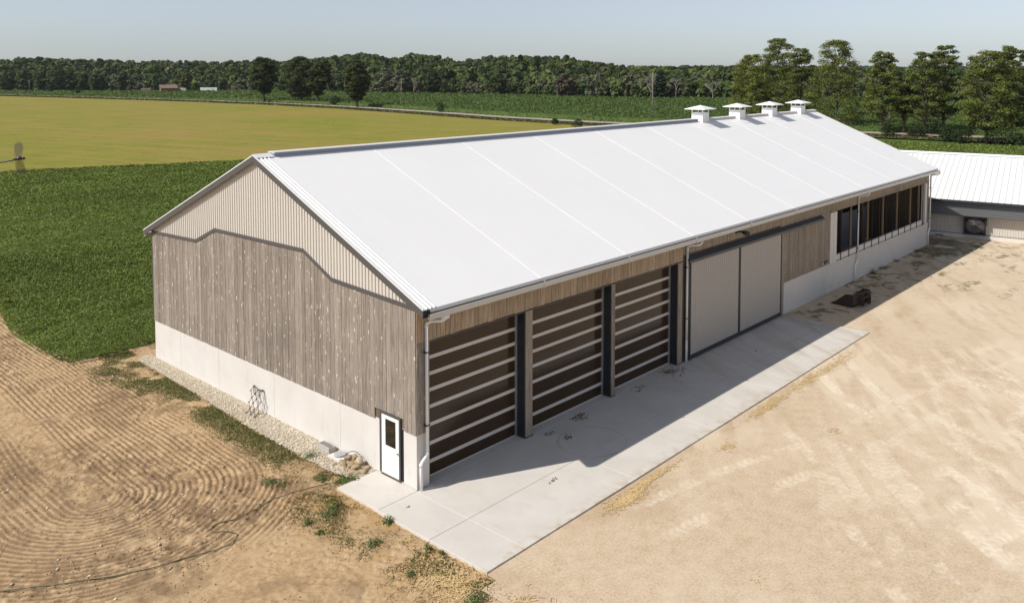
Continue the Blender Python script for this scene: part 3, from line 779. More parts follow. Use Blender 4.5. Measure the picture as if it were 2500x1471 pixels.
MB().box(XE-.10, XE+.02, SA-.3, SB+.6, ZEl-.2, ZEl-.02).build('fascia', M['navy'], lb)
MB().box(.3, 2*XR-XE-1, SB-.2, SB, -.1, 3.2).build('end_wall', M['steel_tan'], lb)
MB().box(2*XR-XE-1.2, 2*XR-XE-1, SA, SB, -.1, 3.2).build('back_wall', M['steel_tan'], lb)
M['fanblade'] = plain('dark_brown_fan_blade', (.085,.065,.055), .7)  # one dark brown for blades and shroud
fan = empty('fan', (-.05, -2.75, 1.15), lb)
fb = MB(); fb.box(-.45, -.0, .72, .80, -.78, .78).box(-.45, 0, -.80, -.72, -.78, .78).box(-.45, 0, -.72, .72, .72, .78).box(-.45, 0, -.72, .72, -.78, -.72); fb.box(-.03, .0, -.72, .72, -.72, .72)
fb.build('housing', M['navy'], fan)
n = 28; V = []; 
for k in range(n):
    a = 2*math.pi*k/n; V += [(-.42, .70*math.cos(a), .70*math.sin(a)), (-.30, .60*math.cos(a), .60*math.sin(a))]
MB().add(V, [(2*k, 2*((k+1) % n), 2*((k+1) % n)+1, 2*k+1) for k in range(n)]).build('shroud', M['fanblade'], fan)
for k in range(6):
    a = 2*math.pi*k/6+.2; c, s = math.cos(a), math.sin(a)
    MB().add([(-.22, .08*c-.03*s, .08*s+.03*c), (-.16, .58*c-.12*s, .58*s+.12*c), (-.26, .58*c+.10*s, .58*s-.10*c), (-.24, .08*c+.03*s, .08*s-.03*c)], [(0,1,2,3)]).build('blade', M['fanblade'], fan)
MB().tube([(-.3, 0, 0), (-.1, 0, 0)], .13, 12).build('hub', M['rust'], fan, True)
for r_ in (.1, .16, .22, .28, .34, .40, .46, .52, .58):
    MB().tube([(-.44, r_*math.cos(2*math.pi*k/20), r_*math.sin(2*math.pi*k/20)) for k in range(21)], .007, 4).build('guard_ring', M['silver'], fan)
MB().box(-.10, -.075, -.5, .1, -.05+.17-.3, .18-.3).build('vent_slot', M['rubber'], empty('floor_vent', (0, .1, .22), lb))
MB().box(-.6, -.04, -3.62, -3.58, 1.2, 1.93).build('fan_hood', M['navy'], lb)

# ================================================================== VEGETATION HELPERS
FH = np.array([math.cos(YAW), math.sin(YAW), 0.0])
def polar(u, d, z=0.0):
    """a place d metres ahead along the bearing of photo column u"""
    u = np.asarray(u, float); d = np.asarray(d, float)
    p = CAM[None, :2]+(FH[None, :2]+Rv[None, :2]*((u-1250)/FPX)[:, None])*d[:, None]
    return np.column_stack([p, np.full(len(p), 0.0)+z])
def project(P):
    q = np.asarray(P)-CAM; dz = q@Fv
    return 1250+FPX*(q@Rv)/dz, PY-FPX*(q@Uv)/dz, dz

def unit(v): return v/(np.linalg.norm(v, axis=1, keepdims=True)+1e-9)
def leaves(P, N, size, col, rg, aspect=1.0, taper=.25):
    """rhombic leaf faces at P with normals N"""
    n = len(P); N = unit(N); a = unit(np.cross(N, rg.normal(size=(n, 3)))); b = np.cross(N, a)
    sz = np.asarray(size).reshape(-1, 1)*np.ones((n, 1)); l = sz*.5; w = l*aspect
    V = np.stack([P-a*l, P-a*l*taper+b*w, P+a*l, P-a*l*taper-b*w], 1).reshape(-1, 3)
    Fq = np.arange(4*n).reshape(n, 4)
    return V, Fq, np.repeat(col, 4, axis=0)

def crown_points(rg, H, base, width, prof, ncl, per, flat=.55, csize=(.09, .16), lean=(0, 0)):
    """leaf positions and outward normals for a crown made of separate leaf pads"""
    Ps, Ns, C, T = [], [], [], []
    hgt = H-base
    pt = np.array(prof)
    ang0 = rg.uniform(0, 6.28)
    for k in range(ncl):
        t = (k+.5)/ncl; t = np.clip(t+rg.normal()*.03, .02, .99)
        R = np.interp(t, pt[:, 0], pt[:, 1])*width/2
        th = ang0+k*2.39996+rg.normal()*.25; rr = R*math.sqrt(rg.uniform(.12, 1.0))*.95
        c = np.array([rr*math.cos(th)+lean[0]*t, rr*math.sin(th)+lean[1]*t, base+t*hgt])
        r = width*rg.uniform(*csize)*(.75+.5*min(1, R/(width*.35)))
        m_ = int(per*rg.uniform(.7, 1.3)); d = unit(rg.normal(size=(m_, 3))); d[:, 2] = np.abs(d[:, 2])*rg.choice([1, 1, 1, -.6], m_)
        q = c+d*r*np.array([1, 1, flat])*(rg.uniform(.45, 1.05, (m_, 1)))
        Ps.append(q); Ns.append(d+np.array([0, 0, .5])+rg.normal(size=(m_, 3))*.45); C.append(c); T.append(np.full(m_, rg.uniform(.78, 1.22)))
    return np.concatenate(Ps), np.concatenate(Ns), C, np.concatenate(T)

def make_tree(name, label, x, y, H, base, width, prof, seed, col=(.05, .082, .02), ncl=70, per=170, leaf=.45, trunk_r=.38, lean=(0, 0), group=None, cat='tree', flat=.55, csize=(.09, .16), bare=0):
    rg = np.random.default_rng(seed); root = empty(name, (x, y, 0)); tag(root, label, cat, group)
    P, N, C, T = crown_points(rg, H, base, width, prof, ncl, per, flat, csize, lean)
    cv = np.array(col)[None]*(T*rg.uniform(.75, 1.3, len(P)))[:, None]
    cv[:, 0] *= rg.uniform(.85, 1.25, len(P))
    V, Fq, cc = leaves(P, N, leaf*rg.uniform(.7, 1.35, len(P)), cv, rg, .75)
    np_mesh('crown', V, Fq, M['leaf'], root, cc)
    tm = MB(); n = 7
    pts = [np.array([lean[0]*t*.8+rg.normal()*.12*t*3, lean[1]*t*.8+rg.normal()*.12*t*3, t*H*.86]) for t in np.linspace(0, 1, n)]
    pts[0] = np.array([0, 0, -.3])
    tm.tube(pts, [trunk_r*1.35]+[trunk_r*(1-.86*t) for t in np.linspace(.1, 1, n-1)], 8)
    for c in C[::max(1, len(C)//(26+bare))]:
        zb = max(base*.75, c[2]-abs(math.hypot(c[0], c[1]))*.9-1.0); t = min(1, zb/(H*.86))
        k = t*(n-1); i = min(int(k), n-2); o = pts[i]+(pts[i+1]-pts[i])*(k-i)
        mid = (o+c)/2+np.array([0, 0, -.25])
        tm.tube([o, mid, c], [trunk_r*.36*(1-.6*t)+.04, trunk_r*.2*(1-.5*t)+.03, .03], 5)
    tm.build('trunk', M['bark'], root, True)
    return root
def make_bush(name, label, x, y, w, h, seed, col=(.045, .075, .02), n=900, leaf=.3, group=None, cat='bush'):
    rg = np.random.default_rng(seed); root = empty(name, (x, y, 0)); tag(root, label, cat, group)
    P, N, C, T = crown_points(rg, h, .15*h, w, [(0, .75), (.3, 1), (.65, .85), (1, .25)], 16, n//16, .8, (.16, .26))
    cv = np.array(col)[None]*(T*rg.uniform(.75, 1.3, len(P)))[:, None]
    V, Fq, cc = leaves(P, N, leaf*rg.uniform(.7, 1.3, len(P)), cv, rg, .7); np_mesh('foliage', V, Fq, M['leaf'], root, cc)
    tm = MB()
    for c in C[::3]: tm.tube([(c[0]*.15, c[1]*.15, -.1), (c[0]*.5, c[1]*.5, c[2]*.5), tuple(c)], [.06, .04, .015], 5)
    tm.build('stems', M['bark'], root); return root

# ================================================================== BEANS
def scatter_poly(P, n, rg):
    P = np.array(P); lo = P.min(0); hi = P.max(0); out = []
    tot = 0
    while tot < n:
        q = rg.uniform(lo, hi, (n*2, 2)); q = q[in_poly(q[:, 0], q[:, 1], P)]; out.append(q); tot += len(q)
    return np.concatenate(out)[:n]
rg = np.random.default_rng(3)
edge_rag = lambda q: fbm(q[:, 0]*.9, q[:, 1]*.9, 3, 201)
def bean_leaves(name, pts, smin, smax, lab, hmin=.3, hvar=.28):
    d = np.linalg.norm(pts-CAM[None, :2], axis=1)
    h = hmin+hvar*fbm(pts[:, 0]*.8, pts[:, 1]*.8, 4, 211)+rg.uniform(-.12, .06, len(pts))
    P = np.column_stack([pts, np.maximum(h, .04)])
    N = np.column_stack([rg.normal(size=(len(pts), 2))*.55, np.ones(len(pts))])
    tone = .62+.75*fbm(pts[:, 0]*.15, pts[:, 1]*.3, 4, 221)
    cv = np.array([.135, .185, .038])[None]*(tone*rg.uniform(.65, 1.35, len(pts)))[:, None]
    cv[:, 0] *= rg.uniform(.8, 1.3, len(pts))
    V, Fq, cc = leaves(P, N, np.clip(d*.0020, smin, smax)*rg.uniform(.7, 1.3, len(pts)), cv, rg, .8)
    o = np_mesh(name, V, Fq, M['leaf'], None, cc); tag(o, lab, 'crop', None, 'stuff')
near = scatter_poly([(-3.4,21.3),(-3.9,24.5),(-3.5,29.5),(-2.2,36),(-.9,48),(12,48),(12,20.9),(.2,20.9),(-1.5,21.1)], 85000, rg)
cut = (edge_rag(near) > .36) & ~(np.abs(near[:, 1]-27.3-.12*near[:, 0]+.5*np.sin(near[:, 0]*1.3)) < .35*(near[:, 0] < 3.6)*(fbm(near[:, 0], near[:, 1], 2, 205) > .35))
core = in_poly(near[:, 0], near[:, 1], [(-2.7,21.9),(-3.0,25),(-2.6,29.5),(-1.4,36),(-.3,48),(12,48),(12,21.6)]) & ~(np.abs(near[:, 1]-27.3-.12*near[:, 0]) < .45)
near = near[cut | core]
far = scatter_poly([(-1.2,47.5),(-3,114.5),(18.8,107.3),(60,92.8),(70,60),(12,40),(12,47.5)], 150000, rg)
u_, v_, d_ = project(np.column_stack([far, np.zeros(len(far))])); far = far[(u_ > -120) & (u_ < 760)]
mid = scatter_poly([(12,21),(12,48),(70,75),(100,60),(60,21.6)], 14000, rg)
right = scatter_poly([(100,77),(128,69),(150,51.5),(153,36),(158,18),(163,-22),(82,-22),(80,30)], 42000, rg)
bean_leaves('soybeans', np.concatenate([near, far, mid, right]), 0.09, .36, 'dense green soybean crop left of the barn and behind it')

# ================================================================== CORN BEYOND THE ROAD
US = np.array([-400, 0, 300, 600, 1000, 1300, 1500, 1800, 2200, 2600, 2900]); BV = np.array([222, 222, 222.5, 225, 231, 236, 243, 245, 240, 236, 234])
D0 = 13.75*2046/(BV-178.0)
def forest_d0(u): return np.interp(u, US, D0)
rg = np.random.default_rng(4)
cu = rg.uniform(-250, 2750, 250000); inv = rg.uniform(1/640, 1/150, 250000); cd = 1/inv
cp = polar(cu, cd)
ok = (cp[:, 0] > road_x(cp[:, 1])+6.5+1.5*fbm(cp[:, 0]*.1, cp[:, 1]*.1, 2, 8)) & (cd < forest_d0(cu)-4) & (cp[:, 1] > -150)
cp = cp[ok]; cu = cu[ok]; cd = cd[ok]
edge = cp[:, 0]-road_x(cp[:, 1])
lowc = .25+.75*sstep(700, 300, cu)       # the crop at the far left is shorter
hh = lerp(2.1, .9, lowc); z = hh*np.where(edge < 10, rg.uniform(.2, 1.05, len(cp)), rg.uniform(.75, 1.05, len(cp)))
cp[:, 2] = z
rowtone = .8+.4*fbm(cp[:, 0]*.05, cp[:, 1]*.3, 4, 231)
cv = np.array([.088, .130, .034])[None]*(rowtone*rg.uniform(.7, 1.3, len(cp)))[:, None]
N = np.column_stack([rg.normal(size=(len(cp), 2))*.8, np.full(len(cp), .75)])
V, Fq, cc = leaves(cp, N, np.clip(cd*.0024, .4, 1.4)*rg.uniform(.7, 1.3, len(cp)), cv, rg, .5)
o = np_mesh('corn', V, Fq, M['leaf'], None, cc); tag(o, 'tall green corn crop between the road and the woods', 'crop', None, 'stuff')
# dense lower canopy of the same crop
uu = np.linspace(-400, 2900, 90); ss = np.linspace(0, 1, 30); V = []
for u in uu:
    dmax = float(forest_d0(u))-5
    # nearest depth of the crop along this bearing
    ds = np.linspace(120, dmax, 400); pp = polar(np.full(400, u), ds); gd = pp[:, 0] > road_x(pp[:, 1])+7.5
    dmin = ds[np.argmax(gd)] if gd.any() else dmax-1
    for s_ in ss:
        d = lerp(dmin, dmax, s_**1.5); q = polar([u], [d])[0]; lc = float(sstep(700, 300, np.array([u]))[0])
        V.append((q[0], q[1], lerp(1.2, .55, lc) if s_ > 0 else -.1))
Fq = [(i*30+j, i*30+j+1, (i+1)*30+j+1, (i+1)*30+j) for i in range(89) for j in range(29)]
np_mesh('corn_ground', V, Fq, M['corn_soil']); tag(bpy.data.objects['corn_ground'], 'close packed lower leaves of the corn field', None, None, 'structure')

# roadside weeds
rg = np.random.default_rng(6)
vy = rg.uniform(-40, 620, 26000)**1.0; vo = np.where(rg.random(26000) < .75, rg.uniform(-8.8, -3.0, 26000), rg.uniform(2.8, 6.5, 26000))
vp = np.column_stack([road_x(vy)+vo, vy, rg.uniform(.02, .2, 26000)*(.4+1.2*fbm(vy*.1, vo, 3, 241))])
dd = np.linalg.norm(vp-CAM, axis=1)
mixc = rg.random(26000)[:, None]; cv = np.where(mixc < .62, np.array([[.075, .095, .028]]), np.array([[.22, .17, .085]]))*rg.uniform(.6, 1.3, (26000, 1))
V, Fq, cc = leaves(vp, rg.normal(size=(26000, 3))+[0, 0, .6], np.clip(dd*.0035, .3, 1.4), cv, rg, .5)
o = np_mesh('roadside_weeds', V, Fq, M['leaf'], None, cc); tag(o, 'rough weeds and dry grass along the gravel road', 'weeds', None, 'stuff')

# ================================================================== HILLS AND WOODS
SKU = np.array([-300,0,50,100,200,300,400,500,600,700,760,800,850,880,900,930,960,1000,1040,1080,1110,1130,1170,1200,1270,1330,1370,1400,1450,1500,1540,1600,1700,1800,2100,2600,2900])
SKV = np.array([148,147,142,140,145,148,147,150,148,150,143,137,133,128,130,138,140,133,132,137,147,149,140,137,136,138,137,143,151,157,164,162,161,160,166,168,168.])
TREEH = 12.0; RISE = 300.0
def hill_z(u, d):
    d0 = forest_d0(u); dc = d0+RISE
    top = 13.75+(178-np.interp(u, SKU, SKV))*dc/2046-TREEH+1.5
    return np.maximum(top, 0)*sstep(20, RISE, d-d0)**.85-.2
uu = np.linspace(-420, 2920, 140); V = []
for u in uu:
    for d in np.concatenate([[-14], np.linspace(0, 420, 22), [700, 1000]]):
        dp = float(forest_d0(u))+d; q = polar([u], [dp])[0]
        V.append((q[0], q[1], float(hill_z(np.array([u]), np.array([dp]))[0])))
nd = 25; Fq = [(i*nd+j, i*nd+j+1, (i+1)*nd+j+1, (i+1)*nd+j) for i in range(139) for j in range(nd-1)]
np_mesh('hill', V, Fq, M['far_ground'], smooth=True); tag(bpy.data.objects['hill'], 'low wooded hill behind the fields', None, None, 'structure')

def crown_template(seed, kind):
    rg = np.random.default_rng(seed)
    nl = 7; Ps = []; Ns = []
    for k in range(nl):
        if kind == 'round': c = np.array([rg.uniform(-.3, .3), rg.uniform(-.3, .3), rg.uniform(.35, .8)]); r = rg.uniform(.22, .34)
        else: c = np.array([rg.uniform(-.2, .2), rg.uniform(-.2, .2), rg.uniform(.3, .88)]); r = rg.uniform(.15, .27)
        m_ = 16; d = unit(rg.normal(size=(m_, 3))); d[:, 2] = np.abs(d[:, 2])*.9-.15
        Ps.append(c+d*r*np.array([1, 1, .62])*rg.uniform(.8, 1.08, (m_, 1))); Ns.append(d+rg.normal(size=(m_, 3))*.35)
    # skirt down to the ground
    m_ = 14; a = rg.uniform(0, 6.28, m_); z = rg.uniform(.02, .4, m_); r = rg.uniform(.25, .42, m_)
    Ps.append(np.column_stack([r*np.cos(a), r*np.sin(a), z])); Ns.append(np.column_stack([np.cos(a), np.sin(a), np.full(m_, .2)])+rg.normal(size=(m_, 3))*.3)
    return np.concatenate(Ps), np.concatenate(Ns)
TPL = [crown_template(300+k, 'round' if k % 3 else 'tall') for k in range(9)]
def forest(name, pos, hgt, wid, col, rg, lab, lsz=.21):
    VV, FF, CC = [], [], []; b = 0
    for k in range(9):
        idx = np.arange(k, len(pos), 9); P, N = TPL[k]; n = len(P)
        th = rg.uniform(0, 6.28, len(idx)); c, s_ = np.cos(th)[:, None], np.sin(th)[:, None]
        q = np.empty((len(idx), n, 3)); q[..., 0] = (P[:, 0]*c-P[:, 1]*s_)*wid[idx, None]; q[..., 1] = (P[:, 0]*s_+P[:, 1]*c)*wid[idx, None]; q[..., 2] = P[:, 2]*hgt[idx, None]
        q += pos[idx, None, :]
        nn = np.empty_like(q); nn[..., 0] = N[:, 0]*c-N[:, 1]*s_; nn[..., 1] = N[:, 0]*s_+N[:, 1]*c; nn[..., 2] = N[:, 2]+.25
        cv = col[idx, None, :]*rg.uniform(.72, 1.3, (len(idx), n, 1)); sz = (wid[idx, None]*lsz*2*rg.uniform(.7, 1.3, (len(idx), n))).ravel()
        V, F_, C_ = leaves(q.reshape(-1, 3), nn.reshape(-1, 3), sz, cv.reshape(-1, 3), rg, .8)
        VV.append(V); FF.append(F_+b); CC.append(C_); b += len(V)
    o = np_mesh(name, np.concatenate(VV), np.concatenate(FF), M['leaf_far'], None, np.concatenate(CC)); tag(o, lab, 'woods', None, 'stuff')
rg = np.random.default_rng(8)
fu, fd = [], []
d = 0.0
while d < 400:
    n = int(3150/2046*(520+d)/(8.2+d*.010)); u = np.linspace(-400, 2860, n)+rg.normal(size=n)*6; fu.append(u); fd.append(forest_d0(u)+d+rg.normal(size=n)*2.5); d += 7.5+d*.032
fu = np.concatenate(fu); fd = np.concatenate(fd)
pos = polar(fu, fd); pos[:, 2] = hill_z(fu, fd)-.5
hg = TREEH*rg.uniform(.72, 1.16, len(fu))*(.75+.5*fbm(pos[:, 0]*.012, pos[:, 1]*.012, 3, 251)); dd = fd-forest_d0(fu)
hg *= lerp(.78, 1.0, sstep(0, 60, dd))
cap = 13.75+(178-np.interp(fu, SKU, SKV)-rg.uniform(-3.5, 1.5, len(fu)))*fd/2046-pos[:, 2]
hg = np.clip(np.minimum(hg, cap), 4.5, 40); wd = np.maximum(hg, 8)*rg.uniform(.55, .9, len(fu))
pal = np.array([[.045,.068,.022],[.058,.085,.024],[.072,.100,.027],[.088,.118,.030],[.105,.130,.036],[.125,.135,.055]])
pick = np.clip((fbm(fu*.03, dd*.03, 3, 255)-.5)*9+2.5+rg.normal(size=len(fu))*1.3, 0, 5).astype(int)
col = pal[pick]*rg.uniform(.62, 1.2, (len(fu), 1))
gr = (fbm(fu*.012, dd*.05, 3, 261) > .56) & (dd < 45); col[gr] = lerp(col[gr], np.array([.125, .115, .080]), .55)
forest('woods', pos, hg, wd, col, rg, 'dark green mixed woods covering the low hill', .165)
# far blue ridge
rg = np.random.default_rng(9)
n = 1000; u = rg.uniform(1380, 2900, n); d = rg.uniform(1500, 2600, n); pos = polar(u, d); pos[:, 2] = 2+9*sstep(1500, 2600, d)*(.6+.6*fbm(u*.004, d*.001, 2, 271))
forest('far_woods', pos, rg.uniform(14, 22, n), rg.uniform(24, 38, n), np.array([[.05, .07, .035]])*rg.uniform(.8, 1.2, (n, 1)), rg, 'distant wooded ridge on the right skyline', .2)
V = []
for u in np.linspace(1200, 3000, 40):
    for d in (1300, 1500, 2050, 2600, 3200): q = polar([u], [d])[0]; V.append((q[0], q[1], -.3 if d < 1400 else 2+8*float(sstep(1500, 2600, np.array([float(d)]))[0])))
np_mesh('far_hill', V, [(i*5+j, i*5+j+1, (i+1)*5+j+1, (i+1)*5+j) for i in range(39) for j in range(4)], M['far_ground'], smooth=True); tag(bpy.data.objects['far_hill'], 'distant rising ground', None, None, 'structure')

# ------------------------------------------------------------------ single trees
def T(u, v): q = on_ground(u, v); return float(q[0]), float(q[1])
RND = [(0, .45), (.2, .95), (.5, 1), (.8, .72), (1, .22)]
OVL = [(0, .35), (.18, .8), (.45, 1), (.75, .75), (1, .2)]
RAG = [(0, .8), (.2, 1), (.45, .98), (.65, .78), (.8, .58), (.92, .56), (1, .22)]
FAN = [(0, .25), (.3, .8), (.6, 1), (.85, .85), (1, .35)]
g1 = 'old trees along the gravel road'
for nm, u, v, H, b, w, pr, lab, ln in [
    ('roadside_tree', 645, 250, 20.4, 4.3, 14.0, FAN, 'leftmost big roadside tree with bare lower trunk', (0, 0)),
    ('roadside_tree', 737, 252, 20.6, 3.0, 15.5, RND, 'broadest roadside tree of the four by the road', (-.8, .8)),
    ('roadside_tree', 775, 254, 18.6, 4.0, 10.5, FAN, 'roadside tree with crooked leaning trunk', (1.8, -1.8)),
    ('roadside_tree', 872, 263, 18.4, 3.0, 10.2, OVL, 'rightmost egg shaped roadside tree standing alone', (0, 0))]:
    x, y = T(u, v); make_tree(nm, lab, x, y, H, b, w, pr, int(u), (.05, .068, .018), 95, 150, .62, .5, ln, g1)
g2 = 'tall ragged trees behind the barn'
for u, v, H, b, w, pr, lab, cl in [
    (1832, 300, 18.5, 1.0, 13.0, RND, 'bright bushy maple left of the tall clump behind roof vents', (.15, .17, .032)),
    (1895, 303, 22.6, 2.5, 13.5, RAG, 'tallest ragged maple of the left clump behind roof vents', (.118, .142, .03)),
    (1950, 308, 19.8, 2.5, 11.5, RAG, 'dark maple at the right of the clump behind roof vents', (.10, .126, .028)),
    (2040, 315, 21.4, 1.2, 15.5, RAG, 'widest ragged maple just right of the vent clump', (.118, .142, .03)),
    (2153, 327, 18.2, 4.0, 10.0, RAG, 'maple with bare pale trunk nearest the roof slope', (.118, .142, .03)),
    (2206, 327, 12.5, 3.8, 6.5, OVL, 'small maple between two taller ones in the row', (.092, .115, .024)),
    (2255, 330, 18.0, 4.0, 11.0, RAG, 'forked trunk maple in the middle of the row', (.11, .135, .03)),
    (2303, 327, 19.6, 4.0, 9.5, RAG, 'thin topped tall maple over the low barn roof', (.10, .122, .03)),
    (2408, 348, 17.6, 3.2, 12.5, RAG, 'full low maple standing nearest the low barn', (.122, .146, .032)),
    (2453, 327, 19.6, 5.0, 9.0, RAG, 'sparse topped tall maple near right edge', (.098, .12, .028)),
    (2512, 345, 18.8, 3.0, 10.5, RAG, 'maple cut by the right edge of view', (.092, .115, .024))]:
    x, y = T(u, v); w *= .94; make_tree('maple_tree', lab, x, y, H, b, w, pr, int(u), cl, 115 if w > 10.5 else 85, 150, .34, .34, (0, 0), g2, flat=.55, csize=(.075, .135))
g3 = 'shrubs under the tree row'
for u, v, w, h, lab in [(2168, 333, 3.6, 2.6, 'dark shrub beside the bare pale maple trunk'), (2278, 332, 5.0, 3.2, 'big dark shrub between middle maples'), (2238, 335, 4.0, 2.0, 'low olive shrub left of the middle maples'),
    (2312, 342, 4.4, 2.2, 'round shrub in front of the thin topped maple'), (2345, 346, 3.4, 2.4, 'shrub left of the nearest maple'), (2435, 350, 6.2, 4.0, 'largest dark shrub right of the nearest maple'), (2480, 356, 4.0, 2.2, 'shrub at the far right below the maples')]:
    x, y = T(u, v); make_bush('shrub', lab, x, y, w, h, int(u), (.036, .058, .018), 1100, .34, g3)
g4 = 'lone bushes by the fields'
for u, v, w, h, lab, lf in [(1410, 318, 3.0, 2.5, 'dark round bush showing above the barn ridge', .25), (1075, 276, 3.4, 3.4, 'loose green bush by the road beyond the ridge', .35), (818, 257, 4.6, 3.6, 'low bush between roadside trees', .5), (122, 225, 6.0, 5.0, 'round dark bush at the far left field', .8), (190, 230, 3.0, 3.0, 'tiny dark bush left beside the road', .6), (1355, 304, 1.6, 1.5, 'little weed bush on the verge near the ridge', .25)]:
    x, y = T(u, v); make_bush('bush', lab, x, y, w, h, int(u), (.038, .06, .02), 800, lf, g4)
g5 = 'trees at the edge of the woods'
for u, v, H, w, pr, cl, lab in [
    (20, 222, 15, 13, RND, (.06,.09,.025), 'round tree at the far left edge of woods'), (62, 222, 15.5, 12, RND, (.066,.098,.026), 'light green tree second from left edge'), (100, 222, 14, 11, RND, (.055,.085,.025), 'rounded tree third from left edge'),
    (140, 222, 18.5, 16, RND, (.072,.105,.026), 'broad bright tree above the small road bush'), (172, 222, 14, 12, OVL, (.055,.08,.025), 'tree right of the broad bright one'), (205, 221, 13, 12, RND, (.06,.09,.026), 'low rounded tree left of the tan box'), (240, 221, 12.5, 13, RND, (.052,.082,.024), 'dark wide tree left of the brown shed'),
    (452, 222, 12.5, 9, OVL, (.11,.12,.03), 'yellowish tree right behind the brown shed'), (300, 221, 13, 9, OVL, (.06,.085,.028), 'narrow tree left behind the brown shed'),
    (940, 229, 16.5, 15, RND, (.13,.15,.085), 'pale silvery willow right of the lone road tree'), (978, 230, 15.5, 13, RND, (.14,.15,.095), 'second pale willow, rounder, in the woods edge'), (1055, 233, 15, 12, OVL, (.05,.075,.025), 'dark oval tree near the middle of the woods edge'),
    (1380, 239, 13, 13, RND, (.115,.10,.07), 'greyish brown thinning tree in woods edge'), (1215, 236, 13, 11, RND, (.07,.09,.03), 'mid green round tree right of the dark oval')]:
    q = polar([u], [float(forest_d0(u))-6])[0]; make_tree('edge_tree', lab, float(q[0]), float(q[1]), H, 1.5, w, pr, 900+int(u), cl, 46, 70, 1.15, .35, (0, 0), g5)
q = polar([1612], [float(forest_d0(1612))-8])[0]
make_tree('spruce_tree', 'dark pointed spruce against the woods beside the pole', float(q[0]), float(q[1]), 15, .6, 9.5, [(0, 1), (.3, .85), (.6, .6), (1, .05)], 1612, (.022, .038, .018), 60, 80, .9, .3)
def bare_tree(u, H, w, seed, lab):
    q = polar([u], [float(forest_d0(u))-7])[0]; root = empty('dead_tree', (float(q[0]), float(q[1]), 0)); tag(root, lab, 'tree', 'leafless grey trees')
    r2 = random.Random(seed); mb = MB()
    def grow(p, d, l, r, lev):
        e = p+d*l; mb.tube([p, (p+e)/2+np.array([r2.uniform(-.1, .1), r2.uniform(-.1, .1), 0])*l*.3, e], [r, r*.85, r*.65], 5)
        if lev == 0: return
        for k in range(r2.choice([3, 4])):
            dn = d+np.array([r2.gauss(0, .42)*w, r2.gauss(0, .42)*w, r2.gauss(.12, .2)]); dn /= np.linalg.norm(dn); grow(e if k else p+d*l*.7, dn, l*r2.uniform(.55, .75), r*.62, lev-1)
    grow(np.array([0, 0, -.2]), np.array([0, 0, 1.]), H*.36, .30, 4); mb.build('trunk', M['dead'], root)
M['dead'] = plain('grey_dead_wood', (.25,.22,.185), .9, .1, 0, .2, 2)
bare_tree(1590, 15.5, 1.0, 1, 'grey leafless tree left of the dark spruce'); bare_tree(1650, 13.5, 1.1, 2, 'grey leafless tree right of the dark spruce'); bare_tree(1362, 14, .7, 3, 'slim dead tree in the middle woods edge'); bare_tree(1740, 12, 1.2, 4, 'low spreading dead tree left of the maples')
bare_tree(1010, 12, .9, 5, 'dead tree beside the pale willows')

# ================================================================== FAR THINGS
def face_cam(o, extra=0): o.rotation_euler = (0, 0, YAW-math.pi/2+extra)
def at_far(u, d): q = polar([u], [d])[0]; return (float(q[0]), float(q[1]), 0)
brick = plain('red_brown_boards', (.30,.145,.075), .8, .2, 0, .12, .8); rooff = plain('brown_shingle', (.20,.145,.125), .8, .2, 0, .12, 1)
dkw = plain('dark_brown_boards', (.075,.05,.04), .8, .2, 0, .2, 1)
sh = empty('shed', at_far(410, 600)); face_cam(sh, math.radians(28)); tag(sh, 'brown shed with low pitched roof before the woods', 'shed')
MB().box(-5.0, 5.6, -4.5, 4.5, -.2, 2.9).build('wall', brick, sh)
MB().box(5.6, 5.72, -4.5, 4.5, -.2, 2.9).prism([(-4.5, 2.9), (4.5, 2.9), (0, 4.9)], lambda q, e: ((5.72 if e else 5.5), q[0], q[1])).prism([(-4.5, 2.9), (4.5, 2.9), (0, 4.9)], lambda q, e: ((-4.9 if e else -5.0), q[0], q[1])).build('gable', dkw, sh)
MB().prism([(-5.1, 2.75), (0, 5.05), (5.1, 2.75), (5.1, 2.92), (0, 5.25), (-5.1, 2.92)], lambda q, e: ((6.3 if e else -5.7), q[0], q[1])).build('roof', rooff, sh)
MB().box(5.73, 5.78, -2.4, 2.4, -.1, 2.6).build('door', dkw, sh)
MB().box(-4.2, 4.8, -4.53, -4.5, .0, .25).build('base_trim', dkw, sh)
wt = plain('white_trailer_paint', (.75,.75,.74), .5, .3)
se = empty('semi_trailer', at_far(511, 600)); face_cam(se); tag(se, 'long white box trailer parked right of the brown shed', 'trailer')
MB().box(-6, 6, -1.25, 1.25, .9, 3.2).build('box', wt, se)
MB().box(-6.02, 6.02, -1.27, 1.27, 3.2, 3.28).build('top_rail', M['white_trim'], se)
for x in (-4.6, -3.5): 
    for yy in (-1.1, 1.1): MB().tube([(x, yy-.14, .5), (x, yy+.14, .5)], .5, 14).build('wheel', M['rubber'], se)
MB().box(3.8, 4.0, -.9, -.75, 0, .9).box(3.8, 4.0, .75, .9, 0, .9).build('landing_leg', M['navy'], se)
mk = MB()
for k in range(7): mk.box(1.6+k*.38, 1.85+k*.38, -1.262, -1.252, 1.9+.06*(k % 2), 2.35-.05*(k % 3))
mk.build('lettering', M['trim_dark'], se)
MB().box(6.3, 8.0, -1.1, 1.1, .4, 3.1).box(6.0, 6.3, -.8, .8, .5, 1.0).build('towing_cab', M['navy'], se)
cp_ = empty('camper', at_far(445, 606)); face_cam(cp_); tag(cp_, 'small white camper trailer just right of the brown shed', 'camper')
MB().prism([(-2.7, .6), (2.5, .6), (2.9, 1.6), (2.6, 2.9), (-2.5, 2.9), (-2.8, 2.4)], lambda q, e: (q[0], (1.1 if e else -1.1), q[1])).build('body', wt, cp_)
